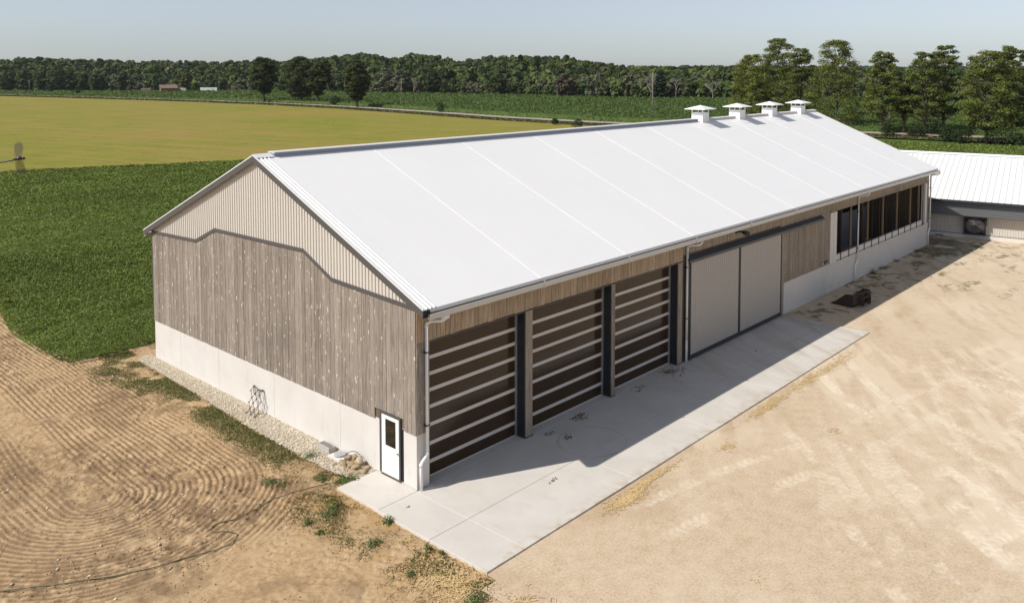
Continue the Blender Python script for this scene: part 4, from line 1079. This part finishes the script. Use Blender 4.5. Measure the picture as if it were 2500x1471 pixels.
MB().box(1.2, 2.0, -1.13, -1.1, 1.6, 2.3).build('window', M['glass'], cp_); MB().box(-2.0, -.9, -1.13, -1.1, 1.7, 2.3).build('window', M['glass'], cp_)
for yy in (-1, 1): MB().tube([(0, yy-.1, .38), (0, yy+.1, .38)], .38, 12).build('wheel', M['rubber'], cp_)
MB().box(-2.6, 2.4, -1.12, -1.101, .7, 1.2).build('stripe', M['plastic_grey'], cp_)
cn = empty('storage_box', at_far(357, 612)); face_cam(cn, .25); tag(cn, 'tan storage box left of the brown shed', 'container')
MB().box(-3.3, 3.3, -1.2, 1.2, .1, 2.6).build('body', plain('tan_box', (.42,.30,.23), .7), cn); MB().box(-3.36, -3.3, -1.2, 1.2, .1, 2.6).build('door', plain('cream_box_end', (.6,.5,.38), .7), cn)
for x in (-3, 3): MB().box(x-.2, x+.2, -1.22, 1.22, -.1, .1).build('foot', M['navy'], cn)
# utility poles with cross arms and wires
PO = []
for u, v, vt, lab in [(1593, 280, 178, 'tall utility pole rising behind the barn ridge'), (980, 252, 192, 'utility pole right of the lone roadside tree'), (72, 226, 196, 'utility pole at the far left of the road'), (352, 238, 208, 'faint utility pole near the tan storage box'), (567, 245, 210, 'utility pole left of the four roadside trees')]:
    x, y = T(u, v); d = float(np.dot(np.array([x, y, 0])-CAM, Fv)); H = max(7.5, (v-vt)*d/FPX)
    po = empty('utility_pole', (x, y, 0)); tag(po, lab, 'pole', 'utility poles'); face_cam(po)
    MB().tube([(0, 0, -.3), (0, 0, H*.5), (0, 0, H)], [.16, .14, .11], 8).build('pole', M['grey_post'], po, True)
    MB().box(-1.0, 1.0, -.06, .06, H-.75, H-.62).build('cross_arm', M['grey_post'], po)
    for s_ in (-.9, 0, .9): MB().tube([(s_, 0, H-.62), (s_, 0, H-.4)], .06, 6).build('insulator', M['plastic_grey'], po)
    PO.append((x, y, H))
for a, b in zip(PO[:1]+PO[4:]+PO[3:4], PO[1:2]+PO[3:4]+PO[2:3]):
    pts = []
    for t_ in np.linspace(0, 1, 14): pts.append((lerp(a[0], b[0], t_), lerp(a[1], b[1], t_), lerp(a[2], b[2], t_)-.55-2.2*t_*(1-t_)))
    wr = MB().tube(pts, .012, 4).build('wire', M['navy']); tag(wr, {0: 'wire'}[0]+' strung between utility poles %s' % ('above the ridge' if a is PO[0] else ('past the roadside trees' if a is PO[4] else 'at the far left')), 'wire')

# ================================================================== NEAR GROUND DETAIL
# gravel strip along the gable
M['pebble_bed'] = mat_ground('white_pebble_bed', ((.50,.43,.35),(.60,.53,.44),(.70,.63,.54)), None, 24.0, .6, .02)
def strip_out(y): return -np.interp(y, [2.1, 3.3, 8.2, 13.4, 19.35, 19.8], [.9, 1.12, 1.1, .86, .72, .35])
ys = np.linspace(2.12, 19.75, 80); V = []
for y in ys: V += [(float(strip_out(y))+.12*float(fbm(np.array([y*1.5]), np.array([0.]), 3, 5)[0]-.5), y, .015), (-.003, y, .035)]
np_mesh('gravel_strip', V, [(2*i, 2*i+1, 2*i+3, 2*i+2) for i in range(79)], M['pebble_bed']); tag(bpy.data.objects['gravel_strip'], 'strip of pale gravel along the gable foundation', None, None, 'structure')
rg = np.random.default_rng(12)
def pebbles(name, P, size, col, lab, parent=None):
    n = len(P); O = np.array([[1,0,0],[-1,0,0],[0,1,0],[0,-1,0],[0,0,.8],[0,0,-.5]], float)
    th = rg.uniform(0, 6.28, n); c, s_ = np.cos(th), np.sin(th); sc = size[:, None]*rg.uniform(.6, 1.2, (n, 3))
    V = O[None]*sc[:, None, :]; X = V[..., 0]*c[:, None]-V[..., 1]*s_[:, None]; Y = V[..., 0]*s_[:, None]+V[..., 1]*c[:, None]
    V = np.stack([X, Y, V[..., 2]], -1)+P[:, None, :]
    T8 = np.array([[0,2,4],[2,1,4],[1,3,4],[3,0,4],[2,0,5],[1,2,5],[3,1,5],[0,3,5]])
    Fq = (T8[None]+6*np.arange(n)[:, None, None]).reshape(-1, 3)
    o = np_mesh(name, V.reshape(-1, 3), Fq, M['pebble'], None, np.repeat(col, 6, 0)); tag(o, lab, None, None, 'stuff'); return o
t = NT('pebble_stone', .9, .15); t.base(t.attr('Col', 'Color')); M['pebble'] = t.mat
n = 11000; py_ = rg.uniform(2.15, 19.7, n); px_ = strip_out(py_)*rg.uniform(-.02, 1.06, n)
px_ = np.minimum(px_, -.02)
tone = rg.uniform(.55, 1.15, (n, 1)); col = np.array([[.70, .62, .52]])*tone; col[:, 2] *= rg.uniform(.8, 1.05, n)
pebbles('pebbles', np.column_stack([px_, py_, .035+.01*rg.random(n)]), rg.uniform(.02, .038, n), col, 'pale rounded pebbles along the gable wall')
# clods and small stones in the soil
n = 17000; cx_ = rg.uniform(-13.5, -1.2, n); cy_ = rg.uniform(-9, 45, n)
dens = sstep(.42, .62, fbm(cx_*.33+7, cy_*.33-2, 4, 61))*.8+.3*rough_mask(cx_, cy_)+.04
kp = (rg.random(n) < dens) & soil_keep(cx_, cy_) & ~((cx_ > -1.3) & (cy_ > 2)); cx_ = cx_[kp]; cy_ = cy_[kp]; n = len(cx_)
stn = rg.random(n) < .03; col = np.where(stn[:, None], np.array([[.55, .47, .36]]), np.array([[.37, .255, .15]]))*rg.uniform(.75, 1.2, (n, 1))
pebbles('clods', np.column_stack([cx_, cy_, soil_z(cx_, cy_)+.008]), np.where(stn, .045, .022)*rg.uniform(.5, 1.7, n), col, 'dry clods and small stones lying on the tilled soil')

# grass: blades in patches
def blades(name, P, h, col, lab, width=.012, spread=.5):
    n = len(P); a = rg.uniform(0, 6.28, n); dx = np.stack([np.cos(a), np.sin(a), np.zeros(n)], 1)
    tip = P+np.column_stack([rg.normal(size=(n, 2))*spread*h[:, None], h*rg.uniform(.7, 1.1, n)]); w = width*(1+h*2)[:, None]
    V = np.stack([P-dx*w, P+dx*w, tip], 1).reshape(-1, 3)
    o = np_mesh(name, V, np.arange(3*n).reshape(n, 3), M['grass'], None, np.repeat(col, 3, 0)); tag(o, lab, 'grass', None, 'stuff'); return o
n = 330000; gx = rg.uniform(-4.6, 1.4, n); gy_ = rg.uniform(-8, 22, n)
so = strip_out(np.clip(gy_, 2.1, 19.8))
dst = so-gx      # distance out from the gravel edge
noi = fbm(gx*.9, gy_*.9, 4, 301); noi2 = fbm(gx*2.3, gy_*2.3, 3, 302)
strip = sstep(1.5, .5, dst)*(dst > .02)*(gy_ > 4.2)*sstep(.27, .42, noi)*sstep(21.5, 20.2, gy_)
corner = (gy_ > 15)*(gx < 1.4)*sstep(.42, .55, noi)*.9*sstep(3.2, 1.0, dst)*(dst > .02)
south = sstep(-4.4, -2.0, gx)*(gy_ < 5.0)*sstep(.56, .70, noi)*.75*((gx < -1.75) | (gy_ > 2.2))*(dst > 0)
south2 = sstep(-4.6, -2.4, gx)*(gy_ < 5)*sstep(.45, .62, noi2)*.22*((gx < -1.75) | (gy_ > 2.2))*(dst > 0)
thin = sstep(2.2, .6, dst)*(dst > .02)*(gy_ > 3)*.12*sstep(.4, .6, noi2)
pr_ = np.clip(strip*.9+corner*.7+south+south2+thin, 0, 1); kp = rg.random(n) < pr_*.8
gx, gy_, noi = gx[kp], gy_[kp], noi[kp]; n = len(gx)
dry = rg.random(n) < np.where(gy_ > 4.5, .16, .62)
col = np.where(dry[:, None], np.array([[.27, .20, .09]]), np.array([[.115, .15, .042]]))*rg.uniform(.6, 1.3, (n, 1))
blades('grass', np.column_stack([gx, gy_, soil_z(gx, gy_)-.01]), rg.uniform(.03, .085, n)*(.6+noi), col, 'patchy olive grass between the gravel strip and soil', .013, .7)
# weeds by the shaded wall and in the far yard
n = 70000; gx = rg.uniform(26.5, 60, n); gy_ = rg.uniform(-16, -.05, n); kp = rg.random(n) < yard_green(gx, gy_)**1.5*.55*sstep(-9, -1, gy_)
gx, gy_ = gx[kp], gy_[kp]; kp = ~((gx < 27.4) & (gy_ > -4.9)); gx, gy_ = gx[kp], gy_[kp]; n = len(gx)
col = np.array([[.085, .10, .032]])*rg.uniform(.5, 1.4, (n, 1)); blades('yard_weeds', np.column_stack([gx, gy_, np.full(n, -.03)]), rg.uniform(.03, .12, n), col, 'thin weeds growing in the gravel along the shaded wall', .02, .8)
# straw litter on pad and yard
SP = [(4.3,-5.35,1.1,.30,1500),(6.0,-5.2,1.6,.14,700),(9.9,-5.9,.55,.28,160),(13.9,-8.3,.35,.3,60),(14.5,-5.3,1.8,.25,900),(18.5,-5.3,2.0,.3,800),(21.5,-5.4,2.5,.3,700),(3.0,-10.5,.5,.4,20),(-2.6,-4.2,.8,1.3,1300),(-2.3,-6.6,.8,.8,600)]
Q = []
for x, y, sx, sy, k in SP:
    k = int(k*.55); Q.append(np.column_stack([rg.normal(x, sx*.5, k), rg.normal(y, sy*.5, k), np.full(k, .004)]))
Q = np.concatenate(Q); Q = Q[~((Q[:, 0] > -1.72) & (Q[:, 1] > -4.9))]; n = len(Q); Q[:, 2] = np.where(Q[:, 0] < -2.2, -.03, .006)
a = rg.uniform(0, 6.28, n); dx = np.stack([np.cos(a), np.sin(a), rg.normal(size=n)*.06], 1)*rg.uniform(.03, .09, (n, 1)); pz = np.stack([-np.sin(a), np.cos(a), np.zeros(n)], 1)*.009
V = np.stack([Q-dx-pz, Q+dx-pz, Q+dx+pz, Q-dx+pz], 1).reshape(-1, 3); V[:, 2] = V[:, 2]
col = np.array([[.62, .45, .22]])*rg.uniform(.75, 1.2, (n, 1)); o = np_mesh('straw', V, np.arange(4*n).reshape(n, 4), M['pebble'], None, np.repeat(col, 4, 0)); tag(o, 'golden straw litter along the concrete apron edge', None, None, 'stuff')
Q = []
for x, y, s_, k in [(8.2,-.35,.22,130),(8.45,-.2,.12,60),(6.5,-1.15,.14,80),(6.3,-.42,.16,50),(15.4,-.35,.38,260),(15.0,-.15,.2,90),(12.6,-.3,.25,60),(12.2,-.5,.1,30),(3.54,-2.88,.1,40),(-.9,-.6,.05,8),(20.5,-1.8,.05,10)]:
    k = max(6, k//2); Q.append(np.column_stack([rg.normal(x, s_, k), rg.normal(y, s_*.5, k), np.full(k, .045)]))
Q = np.concatenate(Q); n = len(Q); pebbles('dung_crumbs', Q, rg.uniform(.015, .045, n), np.array([[.20, .14, .07]])*rg.uniform(.5, 1.5, (n, 1)), 'brown crumbs scattered on the shaded concrete apron')

# faint round scuff left by a turning wheel on the apron
M['scuff'] = mat_concrete('scuffed_concrete', (.47,.445,.405), (.53,.505,.465), (.40,.365,.32))
V = []; n = 60
for k in range(n):
    a = 2*math.pi*k/n; w = .03+.025*math.sin(3*a+1)
    for r_ in (1.33-w, 1.33+w): V.append((6.85+r_*math.cos(a), -2.02+r_*math.sin(a)*.93, .0425))
o = np_mesh('scuff_mark', V, [(2*k, 2*((k+1) % n), 2*((k+1) % n)+1, 2*k+1) for k in range(n)], M['scuff'], pad)
# leafy weeds
def weed(x, y, r, h, seed, lab, n=70, col=(.135, .175, .055), lf=.075):
    rg2 = np.random.default_rng(seed); root = empty('weed', (x, y, -.04)); tag(root, lab, 'plant', 'weeds near the slab')
    d = unit(rg2.normal(size=(n, 3))); d[:, 2] = np.abs(d[:, 2]); P = d*np.array([r, r, h])*rg2.uniform(.3, 1.0, (n, 1)); P[:, 2] += .02
    N = np.column_stack([d[:, :2]*.7, np.full(n, .8)])+rg2.normal(size=(n, 3))*.3
    V, Fq, cc = leaves(P, N, lf*rg2.uniform(.7, 1.5, n), np.array(col)[None]*rg2.uniform(.6, 1.35, (n, 1)), rg2, .45)
    np_mesh('leaves', V, Fq, M['leaf'], root, cc); mb = MB()
    for k in range(7): q = P[k*7 % n]; mb.tube([(0, 0, 0), (q[0]*.5, q[1]*.5, q[2]*.7), tuple(q)], [.008, .006, .004], 4)
    mb.build('stem', M['hose'], root)
for i, (x, y, r, h, n, lab) in enumerate([(-.93, 4.68, .34, .28, 150, 'leafy weed on the gravel strip left of the blocks'), (-1.6, 3.05, .28, .2, 130, 'small bright weed left of the rock pile'), (-1.2, 2.45, .36, .22, 220, 'broad leafy weed at the door slab corner'), (-.95, 2.2, .26, .2, 120, 'weed touching the door slab below the rocks'),
    (-2.4, 1.25, .32, .22, 150, 'weed clump left of the door slab'), (-2.75, .95, .36, .18, 150, 'low weed clump out from the door slab'), (-3.55, 1.0, .16, .2, 70, 'single upright weed on bare soil'), (-3.6, .28, .16, .1, 50, 'flat grey green weed on bare soil'),
    (-1.82, -.75, .2, .24, 120, 'dark leafy weed against the apron edge'), (-2.85, -1.35, .26, .16, 110, 'low weed among dry grass by the apron'), (-1.92, -2.7, .15, .15, 70, 'small weed halfway down the apron edge'), (-1.84, -3.2, .09, .1, 40, 'tiny weed lower down the apron edge'), (-3.1, -3.3, .16, .1, 60, 'sparse weed near the lower apron edge'), (-2.7, -5.4, .36, .16, 160, 'weed patch below the apron corner'), (-2.9, 4.15, .3, .12, 120, 'flat weed patch above the garden hose'), (-2.7, 3.7, .26, .1, 100, 'smaller weed patch next to the hose')]):
    weed(x, y, r, h, 700+i, lab, n)
for i, (x, h) in enumerate([(41.2, .5), (42.9, .3), (46.0, .25), (50.5, .3)]):
    weed(x, -.2, .3, h, 760+i, ['tall weed against the shaded wall right of the middle downspout', 'weed at the shaded wall under the curtain opening', 'small weed further along the shaded wall', 'last weed along the shaded wall'][i], 90, (.05, .075, .025))

# ------------------------------------------------------------------ rocks
def rock_mesh(seed):
    rg2 = np.random.default_rng(seed); import bmesh
    bm = bmesh.new(); bmesh.ops.create_icosphere(bm, subdivisions=2, radius=1.0)
    ks = unit(rg2.normal(size=(6, 3))); am = rg2.uniform(.08, .3, 6)
    for v in bm.verts:
        p = np.array(v.co); s_ = 1+sum(a*max(0, p@k)**3 for k, a in zip(ks, am))-.18*max(0, p@ks[0])+rg2.normal()*.03; v.co = Vector(p*s_*np.array([1, .78, .68]))
    for f in bm.faces: f.smooth = True
    me = bpy.data.meshes.new('rock'); bm.to_mesh(me); bm.free(); return me
rk = []
for k, c in enumerate([(.42,.33,.21), (.36,.27,.165), (.47,.39,.27), (.40,.30,.19), (.33,.25,.17)]):
    me = rock_mesh(20+k); t = NT('fieldstone', .85, .2); nn = t.noise(2.5, 6, .65); t.base(t.ramp(nn, [(.3, tuple(q*.72 for q in c)), (.55, c), (.75, tuple(min(1, q*1.3) for q in c))])); t.bump(nn, .4, .05); me.materials.append(t.mat); rk.append(me)
r3 = random.Random(4); spots = []
for k in range(38):
    for tr in range(60):
        x, y = r3.uniform(-.78, -.12), r3.uniform(2.28, 3.45)
        if y-2.25 < .15 and x > -.2: continue
        if ((x+.40)/.40)**2+((y-2.86)/.62)**2 > 1: continue
        if all((x-a)**2+(y-b)**2 > (.125 if z_ < .1 else .10)**2 for a, b, z_, q_ in spots[-18:] if z_ < .12 or k > 20): break
    top = k > 20
    if top: x = -.36+(x+.36)*.6; y = 2.84+(y-2.84)*.6
    spots.append((x, y, (.17 if k < 32 else .28) if top else .06, r3.uniform(.09, .145)))
for k, (x, y, z, r) in enumerate(spots):
    o = link('rock', rk[k % 5]); o.location = (x, y, z); o.scale = (r*1.25, r*1.1, r); o.rotation_euler = (r3.uniform(-.4, .4), r3.uniform(-.4, .4), r3.uniform(0, 6.28))
    tag(o, 'rounded tan fieldstone in the pile left of the white door', 'rock', 'fieldstones piled left of the door')
lr = link('rock', rk[2]); lr.location = (-.78, 3.55, .04); lr.scale = (.14, .10, .08); tag(lr, 'flat pale fieldstone lying apart left of the pile', 'rock')
# concrete blocks
for k, y in enumerate((4.88, 4.52)):
    b = empty('concrete_block', (-.25, y, .03)); tag(b, ['hollow concrete block against wall, farther from the rocks', 'hollow concrete block against wall, beside the grey lid'][k], 'block', 'concrete blocks by the gable wall'); b.rotation_euler = (0, 0, .05*(1-2*k))
    mb = MB(); hx, hy, hz = .15, .17, .2
    mb.box(-hx, -hx+.035, -hy, hy, 0, hz).box(hx-.035, hx, -hy, hy, 0, hz)
    for q in range(5): yy = -hy+q*(2*hy-.03)/4; mb.box(-hx+.035, hx-.035, yy, yy+.022, 0, hz-.002)
    mb.build('shell', M['concrete_block'], b)
# riser with lid
tk = empty('tank_riser', (-.27, 3.86, 0)); tag(tk, 'grey round lid on a square concrete riser by the rocks', 'lid')
MB().box(-.30, .22, -.36, .33, -.05, .10).build('riser', M['concrete_wall'], tk)
n = 20; V = []
for rr_, zz_ in ((.205, .105), (.215, .12), (.215, .16), (.19, .175)): V += [(rr_*math.cos(2*math.pi*k/n), rr_*math.sin(2*math.pi*k/n), zz_) for k in range(n)]
MB().add(V, [(i*n+k, i*n+(k+1) % n, (i+1)*n+(k+1) % n, (i+1)*n+k) for i in range(3) for k in range(n)]+[tuple(3*n+k for k in range(n))]).build('lid', M['plastic_grey'], tk)
MB().box(-.03, .03, -.08, .08, .174, .19).build('lid_handle', M['plastic_grey'], tk)
# hoses
def spline(P, m_=8):
    P = [np.array(q, float) for q in P]; P = [2*P[0]-P[1]]+P+[2*P[-1]-P[-2]]; out = []
    for i in range(1, len(P)-2):
        for t_ in np.linspace(0, 1, m_, endpoint=False):
            a, b, c, d = P[i-1:i+3]; out.append(.5*((2*b)+(-a+c)*t_+(2*a-5*b+4*c-d)*t_**2+(-a+3*b-3*c+d)*t_**3))
    return out+[P[-2]]
HP = [(-12.6,5.0),(-11.01,4.13),(-9.81,3.22),(-8.66,2.6),(-7.51,2.11),(-6.44,1.84),(-5.74,1.71),(-5.37,1.95),(-5.36,2.17),(-5.71,2.62),(-5.69,2.9),(-5.43,3.02),(-4.97,2.87),(-4.28,2.84),(-3.59,3.03),(-2.73,2.95),(-1.92,2.72),(-1.22,2.55)]
hp3 = spline([(x, y, 0) for x, y in HP], 9); xs = np.array([q[0] for q in hp3]); yy = np.array([q[1] for q in hp3]); zs = soil_z(xs, yy)
zs = np.convolve(np.pad(zs, 2, 'edge'), np.ones(5)/5, 'valid')+.032
ho = MB().tube([(a, b, c) for a, b, c in zip(xs, yy, zs)], .0125, 6).build('garden_hose', M['hose'], None, True); tag(ho, 'dark green garden hose snaking across the bare soil', 'hose')
pipe = spline([(-.85,2.55,.02),(-.72,2.85,.12),(-.6,3.1,.26),(-.42,3.22,.42),(-.22,3.1,.46),(-.12,2.9,.36),(-.25,2.75,.25),(-.5,2.72,.22)], 7)
pp = MB().tube(pipe, .013, 6).build('hose_loop', M['hose'], None, True); tag(pp, 'thin hose looping over the rock pile', 'hose')
# leaning drag harrow
hw = empty('drag_harrow', (0, 0, 0)); tag(hw, 'rusty drag harrow of rods leaning on the white wall', 'harrow')
rows = 6; nodes = []
for r_ in range(rows):
    f = r_/(rows-1); row = []
    for c_ in range(3):
        y = lerp(9.84, 10.2, f)-c_*.33-(.16 if r_ % 2 else 0)+.02*math.sin(7*r_+c_); x = lerp(-.52, -.05, f**.85); z = lerp(.06, .95, f)-.03*math.sin(3*c_+r_)
        row.append(np.array([x, y, z]))
    nodes.append(row)
rods = MB().box(-.5, .5, -.5, .5, -.5, .5)
def rod(a, b, r=.010, nm='rod'): MB().tube([a, (np.array(a)+np.array(b))/2+np.array([-.008, 0, 0]), b], r, 5).build(nm, M['iron'], hw)
for r_ in range(rows):
    for c_ in range(3):
        p = nodes[r_][c_]
        tn = MB(); tn.tube([p+[-.05, -.035, -.0], p+[.02, .03, .0]], .011, 5); tn.tube([p+[-.01, -.05, .01], p+[-.01, .05, .0]], .012, 5); tn.tube([p+[-.07, 0, -.01], p], .009, 5); tn.build('tine', M['iron'], hw)
        if r_ < rows-1:
            rod(p, nodes[r_+1][c_])
            c2 = c_+(1 if r_ % 2 else -1)
            if 0 <= c2 < 3: rod(p, nodes[r_+1][c2])
rod(nodes[-1][0]+[0, .02, .03], nodes[-1][1], .016, 'draw_chain'); rod(nodes[-1][1], nodes[-1][2]+[0, -.03, -.02], .016, 'draw_chain')
MB().tube([tuple(q) for q in spline([nodes[-1][2], (-.04, 9.25, .8), (-.05, 9.2, .55), (-.06, 9.26, .3), (-.1, 9.25, .06)], 5)], .011, 5).build('draw_chain', M['iron'], hw)
MB().tube([tuple(q) for q in spline([nodes[-1][0], (-.08, 10.05, .75), (-.07, 9.9, .68), (-.06, 9.8, .85), nodes[-1][1]], 5)], .011, 5).build('draw_chain', M['iron'], hw)
# loader bucket
bk = empty('loader_bucket', (32.6, -2.15, -.03)); bk.rotation_euler = (0, 0, math.radians(-8)); tag(bk, 'rusty brown loader bucket lying by the shaded wall', 'bucket')
prof = [(.95, .0), (-.30, .0), (-.48, .18), (-.46, .66), (-.34, .78), (-.30, .76), (-.40, .64), (-.42, .22), (-.28, .05), (.95, .03)]
MB().prism(prof, lambda q, e: ((1.0 if e else -1.0), q[0], q[1])).build('shell', M['rust'], bk)
for s_ in (-1, 1): MB().prism([(.95, 0), (-.30, 0), (-.48, .18), (-.46, .66), (-.34, .80), (.05, .74)], lambda q, e: (s_*(1.03 if e else 1.0), q[0], q[1])).build('side_plate', M['rust'], bk)
for x in (-.45, -.30, .30, .45): MB().prism([(-.47, .12), (-.74, .10), (-.76, .40), (-.62, .70), (-.45, .70)], lambda q, e: (x+(.03 if e else 0), q[0], q[1])).build('mount_plate', M['rust'], bk)
MB().tube([(-.5, -.66, .55), (.5, -.66, .55)], .035, 8).build('pin', M['iron'], bk); MB().tube([(-.5, -.68, .2), (.5, -.68, .2)], .035, 8).build('pin', M['iron'], bk)
MB().box(-1.0, 1.0, .93, 1.05, .0, .035).build('cutting_edge', M['iron'], bk)
# ------------------------------------------------------------------ dragonfly in flight close to the lens
dq = CAM+ray(44, 388)*1.9
df = empty('dragonfly', tuple(dq)); tag(df, 'dark dragonfly hovering in the air at left, over the field', 'insect')
ax = Rv; R3 = Matrix((Rv.tolist(), Fv.tolist(), Uv.tolist())).transposed().to_4x4()
df.rotation_euler = (R3 @ Matrix.Rotation(math.radians(-6), 4, 'Y')).to_euler()
blk = plain('dragonfly_body', (.03,.026,.028), .4, .4)
MB().tube([(-.052, 0, -.004), (-.035, 0, -.003), (-.012, 0, -.001), (-.004, 0, 0)], [.0012, .0018, .0022, .003], 8).build('abdomen', blk, df, True)
MB().tube([(-.006, 0, 0), (-.001, 0, .001), (.005, 0, .001), (.010, 0, 0)], [.0026, .0048, .0046, .0025], 10).build('thorax', blk, df, True)
MB().tube([(.010, 0, 0), (.0125, 0, 0), (.016, 0, 0)], [.0024, .0038, .0018], 10).build('head', blk, df, True)
t = NT('dragonfly_wing', .35, .4); t.base((.09,.075,.05)); t.b.inputs['Alpha'].default_value = .42; wing = t.mat
for x0, sg, sp, tilt in ((.004, 1, .040, .35), (.004, -1, .034, .35), (-.002, 1, .036, -.2), (-.002, -1, .036, -.2)):
    V = []
    for t_, w_ in ((0, .003), (.25, .008), (.6, .0105), (.88, .009), (1, .003)):
        l = t_*sp; V += [(x0-.35*tilt*l+w_, .25*l, sg*l), (x0-.35*tilt*l-w_, .25*l, sg*l)]
    MB().add(V, [(2*i, 2*i+1, 2*i+3, 2*i+2) for i in range(4)]).build('wing', wing, df)

# ================================================================== AIR
hz = MB().box(-1500, 4200, -2500, 4200, -1.3, 75).build('haze', None)
hz.data.materials.clear(); hm = bpy.data.materials.new('summer_haze'); hm.use_nodes = True; ht = hm.node_tree
ht.nodes.remove(ht.nodes['Principled BSDF']); pv = ht.nodes.new('ShaderNodeVolumePrincipled')
pv.inputs['Color'].default_value = (.85, .90, 1.0, 1); pv.inputs['Density'].default_value = .00004; pv.inputs['Anisotropy'].default_value = .2
ht.links.new(pv.outputs[0], ht.nodes['Material Output'].inputs['Volume']); hz.data.materials.append(hm)
tag(hz, 'thin summer haze over the fields', None, None, 'stuff')
